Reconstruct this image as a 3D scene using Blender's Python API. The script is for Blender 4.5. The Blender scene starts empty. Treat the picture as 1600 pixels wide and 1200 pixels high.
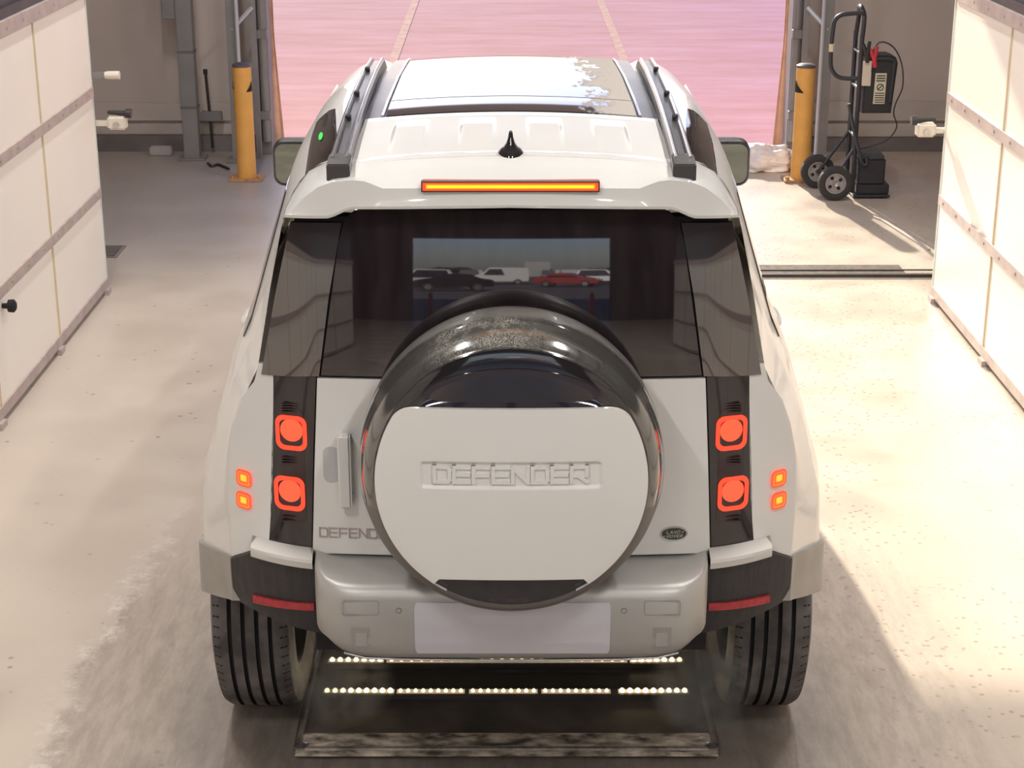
import bpy, bmesh, math, random
from mathutils import Vector, Matrix
PI = math.pi
random.seed(7)
S = bpy.context.scene
COL = S.collection

# ------------------------------------------------------------------ camera, world, sun, exposure
FPX, CH, CD = 2700.0, 2.88, 4.26
TH = math.atan(940 / FPX)
cam_d = bpy.data.cameras.new('camera'); cam = bpy.data.objects.new('camera', cam_d); COL.objects.link(cam)
cam.location = (0, -CD, CH); cam.rotation_euler = (PI / 2 - TH, 0, 0)
cam_d.sensor_width = 36; cam_d.lens = 36 * FPX / 1600; cam_d.clip_end = 500
cam_d.shift_x = 1.0 / 1600
S.camera = cam
S.view_settings.view_transform = 'Standard'; S.view_settings.look = 'None'
S.view_settings.gamma = 1; S.view_settings.exposure = 0.0; S.view_settings.use_curve_mapping = False

SUN = Vector((.18, -1, -.42)).normalized()          # direction the sunlight travels
w = bpy.data.worlds.new('sky'); S.world = w; w.use_nodes = True
nt = w.node_tree
sky = nt.nodes.new('ShaderNodeTexSky'); sky.sky_type = 'NISHITA'; sky.sun_disc = False
sky.sun_elevation = math.asin(-SUN.z); sky.sun_rotation = math.atan2(-SUN.x, -SUN.y)
sky.air_density = 1.0; sky.dust_density = .7; sky.ozone_density = 1.2
tint = nt.nodes.new('ShaderNodeMix'); tint.data_type = 'RGBA'; tint.blend_type = 'MULTIPLY'; tint.inputs[0].default_value = 1; tint.inputs[7].default_value = (.88, .95, 1.35, 1)
nt.links.new(sky.outputs[0], tint.inputs[6]); nt.links.new(tint.outputs[2], nt.nodes['Background'].inputs[0])
nt.nodes['Background'].inputs[1].default_value = 0.17
sd = bpy.data.lights.new('sun', 'SUN'); sun = bpy.data.objects.new('sun', sd); COL.objects.link(sun)
sd.energy = 8.3; sd.color = (1.0, .89, .70); sd.angle = math.radians(.8)
sun.rotation_euler = SUN.to_track_quat('-Z', 'Y').to_euler(); sun.location = (-3, 25, 12)

CEIL = 5.2
def area(name, loc, sx, sy, watts, color=(1, .97, .93), rot=(0, 0, 0)):
    d = bpy.data.lights.new(name, 'AREA'); d.shape = 'RECTANGLE'; d.size = sx; d.size_y = sy
    d.energy = watts; d.color = color
    o = bpy.data.objects.new(name, d); o.location = loc; o.rotation_euler = rot; COL.objects.link(o); return o
LAMPS = [(x, y) for x in (-1.75, 1.75) for y in (-11.0, -7.0, -3.0, 1.0, 5.0)]
for x, y in LAMPS:
    area('lamp_light', (x, y, CEIL - .36), .14, 1.3, 80)
    area('ceiling_fill', (x + (.13 if x > 0 else -.13), y, CEIL - .30), .10, 1.3, 16, rot=(PI, 0, 0))  # added fill aimed upward to brighten the ceiling, not part of the fixtures

# ------------------------------------------------------------------ helpers
def ray(px, py):
    u = (px - 799) / FPX; v = (600 - py) / FPX
    c, s = math.cos(TH), math.sin(TH)
    return Vector((u, c + v * s, v * c - s))
def PY(px, py, y):
    r = ray(px, py); t = (y + CD) / r.y; return Vector((r.x * t, y, CH + r.z * t))
def PZ(px, py, z=0.0):
    r = ray(px, py); t = (z - CH) / r.z; return Vector((r.x * t, -CD + r.y * t, z))
def PX(px, py, x):
    r = ray(px, py); t = x / r.x; return Vector((x, -CD + r.y * t, CH + r.z * t))

def obj(name, bm, mat=None, parent=None, smooth=True, angle=35):
    me = bpy.data.meshes.new(name)
    bmesh.ops.recalc_face_normals(bm, faces=bm.faces)
    bm.to_mesh(me); bm.free()
    o = bpy.data.objects.new(name, me); COL.objects.link(o)
    if mat: me.materials.append(mat)
    if smooth:
        for p in me.polygons: p.use_smooth = True
        try: me.set_sharp_from_angle(angle=math.radians(angle))
        except Exception: pass
    if parent: o.parent = parent
    return o
def empty(name, loc, rz=0):
    o = bpy.data.objects.new(name, None); o.location = loc; o.rotation_euler = (0, 0, rz); o.empty_display_size = .1
    COL.objects.link(o); return o
def tag(o, label, cat, group=None, kind=None):
    o['label'] = label; o['category'] = cat
    if group: o['group'] = group
    if kind: o['kind'] = kind
    return o
def struct(o): o['kind'] = 'structure'; return o
def reparent(child, parent):
    """keep world placement under a translated empty"""
    child.parent = parent
    return child
def copy_tree(o, parent=None):
    c = o.copy(); COL.objects.link(c); c.parent = parent
    for ch in list(o.children): copy_tree(ch, c)
    return c

def box(bm, x0, x1, y0, y1, z0, z1, bev=0):
    vs = [bm.verts.new((x, y, z)) for x in (x0, x1) for y in (y0, y1) for z in (z0, z1)]
    fs = [bm.faces.new([vs[i] for i in q]) for q in ((0, 1, 3, 2), (4, 6, 7, 5), (0, 4, 5, 1), (2, 3, 7, 6), (0, 2, 6, 4), (1, 5, 7, 3))]
    if bev:
        es = list({e for f in fs for e in f.edges})
        bmesh.ops.bevel(bm, geom=es, offset=bev, segments=3, affect='EDGES')
def B(*a, bev=0):
    bm = bmesh.new(); box(bm, *a, bev=bev); return bm
def tube(bm, pts, r, n=10, caps=True):
    pts = [Vector(p) for p in pts]; rings = []
    rr_ = r if isinstance(r, (list, tuple)) else [r] * len(pts)
    up = None
    for i, p in enumerate(pts):
        a = pts[max(i - 1, 0)]; b = pts[min(i + 1, len(pts) - 1)]
        t = (b - a).normalized()
        if up is None:
            up = t.orthogonal().normalized()
        else:
            up = (up - t * up.dot(t)); up = up.normalized() if up.length > 1e-5 else t.orthogonal().normalized()
        s = t.cross(up)
        rings.append([bm.verts.new(p + (up * math.cos(2 * PI * k / n) + s * math.sin(2 * PI * k / n)) * rr_[i]) for k in range(n)])
    for i in range(len(rings) - 1):
        for k in range(n):
            bm.faces.new((rings[i][k], rings[i][(k + 1) % n], rings[i + 1][(k + 1) % n], rings[i + 1][k]))
    if caps:
        bm.faces.new(rings[0]); bm.faces.new(rings[-1])
def smooth_path(pts, n=6):
    pts = [Vector(p) for p in pts]; out = []
    for i in range(len(pts) - 1):
        p0 = pts[max(i - 1, 0)]; p1 = pts[i]; p2 = pts[i + 1]; p3 = pts[min(i + 2, len(pts) - 1)]
        for k in range(n):
            t = k / n
            out.append(.5 * ((2 * p1) + (p2 - p0) * t + (2 * p0 - 5 * p1 + 4 * p2 - p3) * t * t + (3 * p1 - p0 - 3 * p2 + p3) * t ** 3))
    out.append(pts[-1]); return out
def lathe(bm, prof, axis='Y', center=(0, 0, 0), n=64, close=False):
    """prof: (radius, along)"""
    c = Vector(center); rings = []
    for r, a in prof:
        ring = []
        for k in range(n):
            t = 2 * PI * k / n
            if axis == 'Y': p = Vector((r * math.cos(t), a, r * math.sin(t)))
            elif axis == 'X': p = Vector((a, r * math.cos(t), r * math.sin(t)))
            else: p = Vector((r * math.cos(t), r * math.sin(t), a))
            ring.append(bm.verts.new(c + p))
        rings.append(ring)
    m = len(rings)
    for i in range(m if close else m - 1):
        A, Bq = rings[i], rings[(i + 1) % m]
        for k in range(n): bm.faces.new((A[k], A[(k + 1) % n], Bq[(k + 1) % n], Bq[k]))
    if not close:
        if prof[0][0] > 1e-4: bm.faces.new(rings[0])
        if prof[-1][0] > 1e-4: bm.faces.new(rings[-1])
    bmesh.ops.remove_doubles(bm, verts=bm.verts, dist=1e-5)
def grid(bm, P, thick=None):
    """P: 2-D list of points; thick: vector, extrudes a closed back"""
    V = [[bm.verts.new(p) for p in row] for row in P]
    for i in range(len(V) - 1):
        for j in range(len(V[0]) - 1):
            bm.faces.new((V[i][j], V[i][j + 1], V[i + 1][j + 1], V[i + 1][j]))
    if thick is not None:
        t = Vector(thick)
        W = [[bm.verts.new(Vector(p) + t) for p in row] for row in P]
        for i in range(len(V) - 1):
            for j in range(len(V[0]) - 1):
                bm.faces.new((W[i][j], W[i + 1][j], W[i + 1][j + 1], W[i][j + 1]))
        loop = [(0, j) for j in range(len(V[0]))] + [(i, len(V[0]) - 1) for i in range(1, len(V))] + \
               [(len(V) - 1, j) for j in range(len(V[0]) - 2, -1, -1)] + [(i, 0) for i in range(len(V) - 2, 0, -1)]
        for k in range(len(loop)):
            a = loop[k]; b = loop[(k + 1) % len(loop)]
            try: bm.faces.new((V[a[0]][a[1]], W[a[0]][a[1]], W[b[0]][b[1]], V[b[0]][b[1]]))
            except ValueError: pass
def rrect(w_, h_, r, n=6):
    out = []
    for cx, cz, a0 in ((w_ / 2 - r, h_ / 2 - r, 0), (-w_ / 2 + r, h_ / 2 - r, 90), (-w_ / 2 + r, -h_ / 2 + r, 180), (w_ / 2 - r, -h_ / 2 + r, 270)):
        for k in range(n + 1):
            a = math.radians(a0 + 90 * k / n); out.append((cx + r * math.cos(a), cz + r * math.sin(a)))
    return out
def prism_y(bm, outline, yf, yb, bev=0):
    """outline (x,z); yf = front (towards camera, smaller y)"""
    f = [bm.verts.new((x, yf(x, z) if callable(yf) else yf, z)) for x, z in outline]
    b = [bm.verts.new((x, yb(x, z) if callable(yb) else yb, z)) for x, z in outline]
    ff = bm.faces.new(f); bm.faces.new(b[::-1]); n = len(f)
    for i in range(n): bm.faces.new((f[i], b[i], b[(i + 1) % n], f[(i + 1) % n]))
    if bev: bmesh.ops.bevel(bm, geom=list(ff.edges), offset=bev, segments=2, affect='EDGES')
def ring_y(bm, outer, inner, yf, yb):
    n = len(outer)
    fy = (lambda x, z: yf(x, z)) if callable(yf) else (lambda x, z: yf)
    by = (lambda x, z: yb(x, z)) if callable(yb) else (lambda x, z: yb)
    O = [bm.verts.new((x, fy(x, z), z)) for x, z in outer]; I = [bm.verts.new((x, fy(x, z), z)) for x, z in inner]
    O2 = [bm.verts.new((x, by(x, z), z)) for x, z in outer]; I2 = [bm.verts.new((x, by(x, z), z)) for x, z in inner]
    for i in range(n):
        j = (i + 1) % n
        bm.faces.new((O[i], O[j], I[j], I[i])); bm.faces.new((O[i], O2[i], O2[j], O[j]))
        bm.faces.new((I[i], I[j], I2[j], I2[i])); bm.faces.new((O2[i], I2[i], I2[j], O2[j]))

# ------------------------------------------------------------------ materials
def M(name, base, rough=.5, metal=0, coat=0, ior=1.5, emit=None, estr=1, bump=0, bscale=40, var=0, vscale=6, c2=None, aniso=None):
    m = bpy.data.materials.new(name); m.use_nodes = True
    n = m.node_tree.nodes; l = m.node_tree.links; b = n['Principled BSDF']
    b.inputs['Base Color'].default_value = (*base, 1); b.inputs['Roughness'].default_value = rough
    b.inputs['Metallic'].default_value = metal; b.inputs['IOR'].default_value = ior
    b.inputs['Coat Weight'].default_value = coat; b.inputs['Coat Roughness'].default_value = .04
    if emit:
        b.inputs['Emission Color'].default_value = (*emit, 1); b.inputs['Emission Strength'].default_value = estr
    tc = n.new('ShaderNodeTexCoord')
    if var:
        nz = n.new('ShaderNodeTexNoise'); nz.inputs['Scale'].default_value = vscale; nz.inputs['Detail'].default_value = 6
        mp = n.new('ShaderNodeMapping'); mp.inputs['Scale'].default_value = aniso or (1, 1, 1)
        l.new(tc.outputs['Object'], mp.inputs[0]); l.new(mp.outputs[0], nz.inputs[0])
        mr = n.new('ShaderNodeMapRange'); mr.inputs[1].default_value = .35; mr.inputs[2].default_value = .65; l.new(nz.outputs[0], mr.inputs[0])
        mx = n.new('ShaderNodeMix'); mx.data_type = 'RGBA'
        mx.inputs[6].default_value = (*base, 1)
        k = c2 or tuple(x * (1 - var) for x in base); mx.inputs[7].default_value = (*k, 1)
        l.new(mr.outputs[0], mx.inputs[0]); l.new(mx.outputs[2], b.inputs['Base Color'])
    if bump:
        nb = n.new('ShaderNodeTexNoise'); nb.inputs['Scale'].default_value = bscale; nb.inputs['Detail'].default_value = 4
        l.new(tc.outputs['Object'], nb.inputs[0])
        bp = n.new('ShaderNodeBump'); bp.inputs['Strength'].default_value = bump; bp.inputs['Distance'].default_value = .01
        l.new(nb.outputs[0], bp.inputs['Height']); l.new(bp.outputs[0], b.inputs['Normal'])
    return m
paint = M('car_paint_white', (.70, .69, .67), .34, coat=.55, var=.03, vscale=3)
black_gloss = M('gloss_black', (.018, .016, .018), .06, coat=1)
glass = M('privacy_glass', (.024, .017, .019), .02, ior=1.8, var=.5, vscale=5, aniso=(6, 6, .8))
strip_m = M('lamp_strip_black', (.020, .017, .019), .05, ior=1.65)
qglass = M('quarter_glass', (.026, .020, .021), .03, ior=2.4)
roofglass = M('roof_glass', (.05, .04, .042), .05, ior=1.5)
black_tex = M('textured_black_plastic', (.035, .032, .034), .45, bump=.2, bscale=200, var=.4, vscale=14, aniso=(6, 6, .6))
dark = M('dark_underside', (.012, .011, .012), .8)
silver = M('satin_silver_bumper', (.46, .45, .43), .42, metal=.35, var=.08, vscale=4)
silver_trim = M('silver_step_trim', (.56, .54, .51), .5, metal=.1)
clad = M('grey_arch_cladding', (.36, .345, .32), .45, metal=.25, var=.15, vscale=8)
lampred = M('lamp_red_lit', (.8, .06, .03), .25, emit=(1.0, .105, .040), estr=.95)
lampring = M('lamp_ring_lit', (.8, .05, .03), .25, emit=(1.0, .07, .025), estr=.85)
lampdark = M('lamp_housing', (.03, .012, .014), .3, coat=.5)
lampyel = M('lamp_yellow_core', (1, .5, .05), .3, emit=(1.0, .40, .015), estr=1.0)
lampor = M('lamp_orange', (1, .2, .02), .3, emit=(1.0, .20, .02), estr=.9)
lampbr = M('lamp_brake_edge', (.6, .04, .02), .3, emit=(.75, .10, .015), estr=.8)
reflm = M('reflector_red', (.42, .035, .045), .25, var=.3, vscale=60)
chrome = M('badge_silver', (.6, .58, .56), .25, metal=1)
badge_grey = M('badge_grey_letters', (.42, .36, .34), .4, metal=.4)
green = M('emblem_green', (.035, .05, .04), .3)
tyre = M('tyre_rubber', (.052, .046, .045), .75, var=.6, vscale=9, c2=(.15, .135, .13), bump=.2, bscale=60)
tyre_groove = M('tyre_groove', (.008, .007, .008), .9)
rimm = M('alloy_rim', (.12, .11, .105), .45, metal=.5)
plate_m = M('blank_plate', (.56, .55, .60), .35, var=.04)
mirror_m = M('mirror_glass', (.27, .30, .27), .02, metal=1)
sticker_m = M('green_sticker', (.01, .75, .08), .5, emit=None)
rail_m = M('rail_black_plastic', (.06, .056, .058), .30, bump=.1, bscale=120)
railedge = M('rail_satin_metal', (.55, .53, .54), .25, metal=.9)
seam_m = M('seam_dark', (.03, .027, .027), .7)
white_panel = M('white_panel', (.93, .86, .78), .42, var=.03, vscale=1.5)
panel_rail = M('panel_rail_galvanised', (.52, .42, .39), .5, metal=.1, var=.2, vscale=10)
panel_seam = M('panel_seam', (.62, .50, .34), .6)
dark_steel = M('dark_steel', (.06, .052, .05), .45, metal=.3, var=.3)
wall_m = M('painted_wall', (.58, .50, .465), .75, var=.08, vscale=1.3)
wall_rear_m = M('rear_wall', (.10, .085, .085), .8, var=.2)
ceil_m = M('ceiling_metal', (.80, .78, .75), .6, var=.05)
curb_m = M('grey_curb', (.22, .19, .185), .8, var=.3, vscale=5)
yellow = M('bollard_yellow', (.80, .40, .10), .5, var=.12, vscale=8)
yellow_base = M('bollard_base', (.55, .30, .14), .6, var=.3, vscale=20)
steel_grey = M('grey_steel', (.27, .255, .26), .5, metal=.2, var=.15, vscale=5)
steel_blue = M('galvanised_steel', (.52, .54, .60), .4, metal=.3)
pvc = M('curtain_edge', (.80, .48, .34), .5, var=.3)
truck_m = M('hand_truck_frame', (.05, .05, .062), .4, metal=.3)
rubber = M('wheel_rubber', (.035, .03, .03), .7)
hub_m = M('wheel_hub', (.42, .38, .38), .4, metal=.5)
box_m = M('dark_case', (.028, .026, .030), .5)
cream = M('label_cream', (.62, .55, .42), .6)
red_m = M('red_clamp', (.55, .03, .05), .4)
bag_m = M('plastic_sheet', (.85, .80, .80), .35, bump=.5, bscale=9)
sensor_m = M('sensor_housing', (.70, .64, .56), .5)
led_m = M('led_lit', (1, .9, .7), .3, emit=(1.0, .82, .48), estr=7)
led_m2 = M('led_lit_dimmer', (1, .9, .7), .3, emit=(1.0, .86, .52), estr=2.6)
led_diff = M('led_channel_lit', (.4, .35, .3), .4, emit=(1.0, .72, .40), estr=.35)
lampface = M('ceiling_lamp_face', (1, 1, 1), .4, emit=(1, .97, .93), estr=6)
asphalt_rear = M('asphalt_grey', (.25, .215, .20), .8, var=.2, vscale=.6)
tree_m = M('far_treeline', (.10, .07, .065), .9, var=.5, vscale=1.5)
line_m = M('parking_line', (.56, .36, .31), .95, var=.25, vscale=8)
line_m.node_tree.nodes['Principled BSDF'].inputs['Specular IOR Level'].default_value = .08
cone_m = M('cone_orange', (.8, .12, .05), .5)

def frost(m):
    n = m.node_tree.nodes; l = m.node_tree.links; b = n['Principled BSDF']
    tc = n.new('ShaderNodeTexCoord'); sp = n.new('ShaderNodeSeparateXYZ'); l.new(tc.outputs['Object'], sp.inputs[0])
    mp = n.new('ShaderNodeMapping'); mp.inputs['Scale'].default_value = (2.2, 1, 1); l.new(tc.outputs['Object'], mp.inputs[0])
    nz = n.new('ShaderNodeTexNoise'); nz.inputs['Scale'].default_value = 6; nz.inputs['Detail'].default_value = 9; nz.inputs['Roughness'].default_value = .72; l.new(mp.outputs[0], nz.inputs[0])
    a = n.new('ShaderNodeMath'); a.operation = 'MULTIPLY_ADD'; l.new(nz.outputs[0], a.inputs[0]); a.inputs[1].default_value = .55; l.new(sp.outputs[0], a.inputs[2])
    r = n.new('ShaderNodeMapRange'); r.inputs[1].default_value = .50; r.inputs[2].default_value = .56; l.new(a.outputs[0], r.inputs[0])
    x = n.new('ShaderNodeMix'); x.data_type = 'RGBA'; x.inputs[6].default_value = (.045, .036, .038, 1); x.inputs[7].default_value = (.40, .36, .32, 1); l.new(r.outputs[0], x.inputs[0]); l.new(x.outputs[2], b.inputs['Base Color'])
    q = n.new('ShaderNodeMapRange'); q.inputs[3].default_value = .05; q.inputs[4].default_value = .75; l.new(r.outputs[0], q.inputs[0]); l.new(q.outputs[0], b.inputs['Roughness'])
    bp = n.new('ShaderNodeBump'); bp.inputs['Distance'].default_value = .004; l.new(r.outputs[0], bp.inputs['Strength']); l.new(nz.outputs[0], bp.inputs['Height']); l.new(bp.outputs[0], b.inputs['Normal'])
frost(roofglass)

# ------------------------------------------------------------------ floor, with its dirt, wear and painted shade
def N(nodes, typ, **kw):
    n = nodes.new(typ)
    for k, v in kw.items():
        if k in ('op',): n.operation = v
        elif k.startswith('i'): n.inputs[int(k[1:])].default_value = v
        else: setattr(n, k, v)
    return n
def floor_material():
    m = bpy.data.materials.new('concrete_floor'); m.use_nodes = True
    n = m.node_tree.nodes; l = m.node_tree.links; b = n['Principled BSDF']
    tc = n.new('ShaderNodeTexCoord'); P = tc.outputs['Object']
    sep = n.new('ShaderNodeSeparateXYZ'); l.new(P, sep.inputs[0])
    def noise(scale, detail=5, vec=None, rough=.55, asp=None):
        t = n.new('ShaderNodeTexNoise'); t.inputs['Scale'].default_value = scale; t.inputs['Detail'].default_value = detail; t.inputs['Roughness'].default_value = rough
        if asp:
            mp = n.new('ShaderNodeMapping'); mp.inputs['Scale'].default_value = asp; l.new(P, mp.inputs[0]); l.new(mp.outputs[0], t.inputs[0])
        else: l.new(P, t.inputs[0])
        return t.outputs[0]
    def math_(op, a, c=None, clamp=False):
        t = n.new('ShaderNodeMath'); t.operation = op; t.use_clamp = clamp
        for i, v in enumerate((a, c)):
            if v is None: continue
            if isinstance(v, (int, float)): t.inputs[i].default_value = v
            else: l.new(v, t.inputs[i])
        return t.outputs[0]
    def mr(v, a, c, lo=0, hi=1):
        t = n.new('ShaderNodeMapRange'); t.interpolation_type = 'SMOOTHSTEP'
        t.inputs[1].default_value = a; t.inputs[2].default_value = c; t.inputs[3].default_value = lo; t.inputs[4].default_value = hi
        l.new(v, t.inputs[0]); return t.outputs[0]
    def mr_lin(v, a, c):
        t = n.new('ShaderNodeMapRange'); t.inputs[1].default_value = a; t.inputs[2].default_value = c; l.new(v, t.inputs[0]); return t.outputs[0]
    def mix(fac, a, c):
        t = n.new('ShaderNodeMix'); t.data_type = 'RGBA'
        if isinstance(fac, (int, float)): t.inputs[0].default_value = fac
        else: l.new(fac, t.inputs[0])
        for i, v in ((6, a), (7, c)):
            if isinstance(v, tuple): t.inputs[i].default_value = (*v, 1)
            else: l.new(v, t.inputs[i])
        return t.outputs[2]
    x, y = sep.outputs[0], sep.outputs[1]
    base = mix(mr(noise(1.1), .35, .65), (.51, .432, .362), (.57, .492, .415))
    # tyre-track dirt: left of a wavy ridge that runs from the car's corner to the lower left
    wob = math_('MULTIPLY', math_('SUBTRACT', noise(4.2, 10, rough=.72), .5), .36)
    # the ridge line x = -1.28 - .12*(2.0-y) ...
    cv = n.new('ShaderNodeFloatCurve'); l.new(mr_lin(y, -.5, 3.5), cv.inputs['Value'])
    pts = [(.4, -1.47), (.9, -1.51), (1.45, -1.47), (1.95, -1.43), (2.6, -1.40), (3.2, -1.40)]
    c0 = cv.mapping.curves[0]
    nrm = lambda p: ((p[0] + .5) / 4, (p[1] + 2.0) / 1.0)
    c0.points[0].location = (0, nrm(pts[0])[1]); c0.points[1].location = (1, nrm(pts[-1])[1])
    for p in pts: c0.points.new(*nrm(p))
    cv.mapping.update()
    line = math_('ADD', cv.outputs[0], -2.0)
    dleft = math_('SUBTRACT', math_('ADD', x, wob), line)      # >0 inside the dirty lane
    inl = mr(dleft, -.01, .06)
    inr = mr(math_('SUBTRACT', 1.75, math_('ADD', x, wob)), -.1, .5)
    ynear = mr(y, 2.9, 1.3)
    lane = math_('MULTIPLY', math_('MULTIPLY', inl, inr), ynear)
    streak = mr(noise(4, 8, rough=.7, asp=(5, 1.1, 1)), .3, .7)
    dirt = mix(streak, (.30, .245, .20), (.44, .37, .31))
    base = mix(math_('MULTIPLY', lane, .9), base, dirt)
    # grey, much darker centre of the lane
    lane_core = math_('MULTIPLY', mr(math_('ABSOLUTE', math_('ADD', x, wob)), 1.40, .75), mr(y, 1.8, .6))
    base = mix(math_('MULTIPLY', lane_core, .88), base, mix(streak, (.12, .10, .09), (.19, .16, .14)))
    # whitish crust on the ridge
    crust = math_('MULTIPLY', math_('MULTIPLY', mr(dleft, -.05, .0), mr(dleft, .10, .01)), ynear)
    crust = math_('MULTIPLY', crust, mr(noise(5, 9, rough=.8), .46, .58))
    base = mix(math_('MULTIPLY', crust, .75), base, (.74, .66, .58))
    # lower-left stain
    st = math_('MULTIPLY', mr(y, 1.05, .75), mr(x, -1.6, -1.8))
    st = math_('MULTIPLY', st, mr(noise(2.6, 8, rough=.7), .40, .52))
    base = mix(math_('MULTIPLY', st, .7), base, (.36, .30, .25))
    # dark pits and flecks
    vor = n.new('ShaderNodeTexVoronoi'); vor.inputs['Scale'].default_value = 9; l.new(P, vor.inputs[0])
    fl = math_('MULTIPLY', mr(vor.outputs['Distance'], .13, .07), mr(noise(1.6), .44, .56))
    vor2 = n.new('ShaderNodeTexVoronoi'); vor2.inputs['Scale'].default_value = 24; l.new(P, vor2.inputs[0])
    fl2 = math_('MULTIPLY', mr(vor2.outputs['Distance'], .26, .13), math_('MULTIPLY', mr(x, .9, 1.3), mr(noise(1.3), .40, .52)))
    base = mix(math_('MULTIPLY', math_('MAXIMUM', fl, fl2), .62), base, (.22, .16, .12))
    # shade and sky reflection at the far left, put into the floor colour
    far = math_('MULTIPLY', mr(y, 5.4, 7.4), mr(x, -1.2, -2.0))
    base = mix(math_('MULTIPLY', far, .62), base, (.30, .27, .285))
    jamb_shade = math_('MULTIPLY', mr(y, 7.2, 8.6), mr(x, 2.1, 2.6))  # shadow of the right jamb, painted into the floor colour
    base = mix(math_('MULTIPLY', jamb_shade, .5), base, (.40, .32, .30))
    l.new(base, b.inputs['Base Color'])
    r = mr(noise(2.2), .3, .7, .34, .52); l.new(r, b.inputs['Roughness'])
    bp = n.new('ShaderNodeBump'); bp.inputs['Strength'].default_value = .35; bp.inputs['Distance'].default_value = .012
    hh = math_('ADD', math_('MULTIPLY', lane, math_('MULTIPLY', noise(9, 8, rough=.7, asp=(3, 1, 1)), .8)), math_('MULTIPLY', crust, .8))
    l.new(hh, bp.inputs['Height']); l.new(bp.outputs[0], b.inputs['Normal'])
    return m
struct(obj('floor', B(-8, 8, -15.2, 10.1, -.3, 0), floor_material(), smooth=False))

def pink_asphalt():
    m = M('sunlit_asphalt', (.42, .25, .26), .95)
    m.node_tree.nodes['Principled BSDF'].inputs['Specular IOR Level'].default_value = .08
    n = m.node_tree.nodes; l = m.node_tree.links; b = n['Principled BSDF']
    tc = n.new('ShaderNodeTexCoord')
    mp = n.new('ShaderNodeMapping'); mp.inputs['Scale'].default_value = (.35, 1.3, 1); l.new(tc.outputs['Object'], mp.inputs[0])
    a = n.new('ShaderNodeTexNoise'); a.inputs['Scale'].default_value = 1.6; a.inputs['Detail'].default_value = 9; a.inputs['Roughness'].default_value = .68
    l.new(mp.outputs[0], a.inputs[0])
    cr = n.new('ShaderNodeValToRGB'); e = cr.color_ramp.elements
    e[0].position = .34; e[0].color = (.41, .205, .205, 1); e[1].position = .66; e[1].color = (.50, .285, .315, 1)
    l.new(a.outputs[0], cr.inputs[0])
    sx = n.new('ShaderNodeSeparateXYZ'); l.new(tc.outputs['Object'], sx.inputs[0])
    mr_ = n.new('ShaderNodeMapRange'); mr_.inputs[1].default_value = 0; mr_.inputs[2].default_value = 3.5; l.new(sx.outputs[0], mr_.inputs[0])
    mx = n.new('ShaderNodeMix'); mx.data_type = 'RGBA'; mx.blend_type = 'MULTIPLY'; mx.inputs[0].default_value = 1
    mx2 = n.new('ShaderNodeMix'); mx2.data_type = 'RGBA'; mx2.inputs[6].default_value = (1, 1, 1, 1); mx2.inputs[7].default_value = (1.0, .96, 1.16, 1)
    l.new(mr_.outputs[0], mx2.inputs[0]); l.new(cr.outputs[0], mx.inputs[6]); l.new(mx2.outputs[2], mx.inputs[7]); l.new(mx.outputs[2], b.inputs['Base Color'])
    return m
fo = struct(obj('ground_front', B(-60, 60, 10.1, 140, -.3, -.01), pink_asphalt(), smooth=False))
ro = struct(obj('ground_rear', B(-120, 120, -220, -15.2, -.3, -.01), asphalt_rear, smooth=False))

# ------------------------------------------------------------------ room shell
YB = 9.95; OX0, OX1, OH = -1.95, 2.24, 3.95
bm = bmesh.new(); box(bm, -8, OX0 - .12, YB, YB + .35, 0, CEIL)
o = struct(obj('wall_back_left', bm, wall_m, smooth=False))
bm = bmesh.new(); box(bm, OX1 + .12, 8, YB, YB + .35, 0, CEIL)
struct(obj('wall_back_right', bm, wall_m, smooth=False))
struct(obj('wall_back_header', B(OX0 - .12, OX1 + .12, YB, YB + .35, OH, CEIL), wall_m, smooth=False))
struct(obj('baseboard_back_left', B(-8, OX0 - .12, YB - .10, YB, 0, .13), curb_m, smooth=False))
struct(obj('baseboard_back_right', B(OX1 + .12, 8, YB - .10, YB, 0, .11), curb_m, smooth=False))
ledge = M('wall_ledge', (.56, .49, .45), .7, var=.1)
struct(obj('trim_1', B(-8, OX0 - .25, YB - .05, YB - .001, .131, .22, bev=.006), ledge))
struct(obj('trim_2', B(-8, OX0 - .25, YB - .03, YB - .001, .24, .39, bev=.006), wall_m))
struct(obj('trim_3', B(OX1 + .25, 8, YB - .05, YB - .001, .111, .22, bev=.006), ledge))
struct(obj('trim_4', B(OX1 + .25, 8, YB - .03, YB - .001, .24, .40, bev=.006), ledge))
struct(obj('wall_outer_left', B(-8.3, -8, -15.2, 10.3, 0, CEIL), wall_m, smooth=False))
struct(obj('wall_outer_right', B(8, 8.3, -15.2, 10.3, 0, CEIL), wall_m, smooth=False))
struct(obj('ceiling', B(-8.3, 8.3, -15.5, 10.3, CEIL, CEIL + .2), ceil_m, smooth=False))
bm = bmesh.new(); box(bm, -8.3, -2.35, -15.5, -15.2, 0, CEIL); box(bm, 2.35, 8.3, -15.5, -15.2, 0, CEIL); box(bm, -2.35, 2.35, -15.5, -15.2, 2.7, CEIL)
struct(obj('wall_rear', bm, wall_rear_m, smooth=False))

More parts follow.
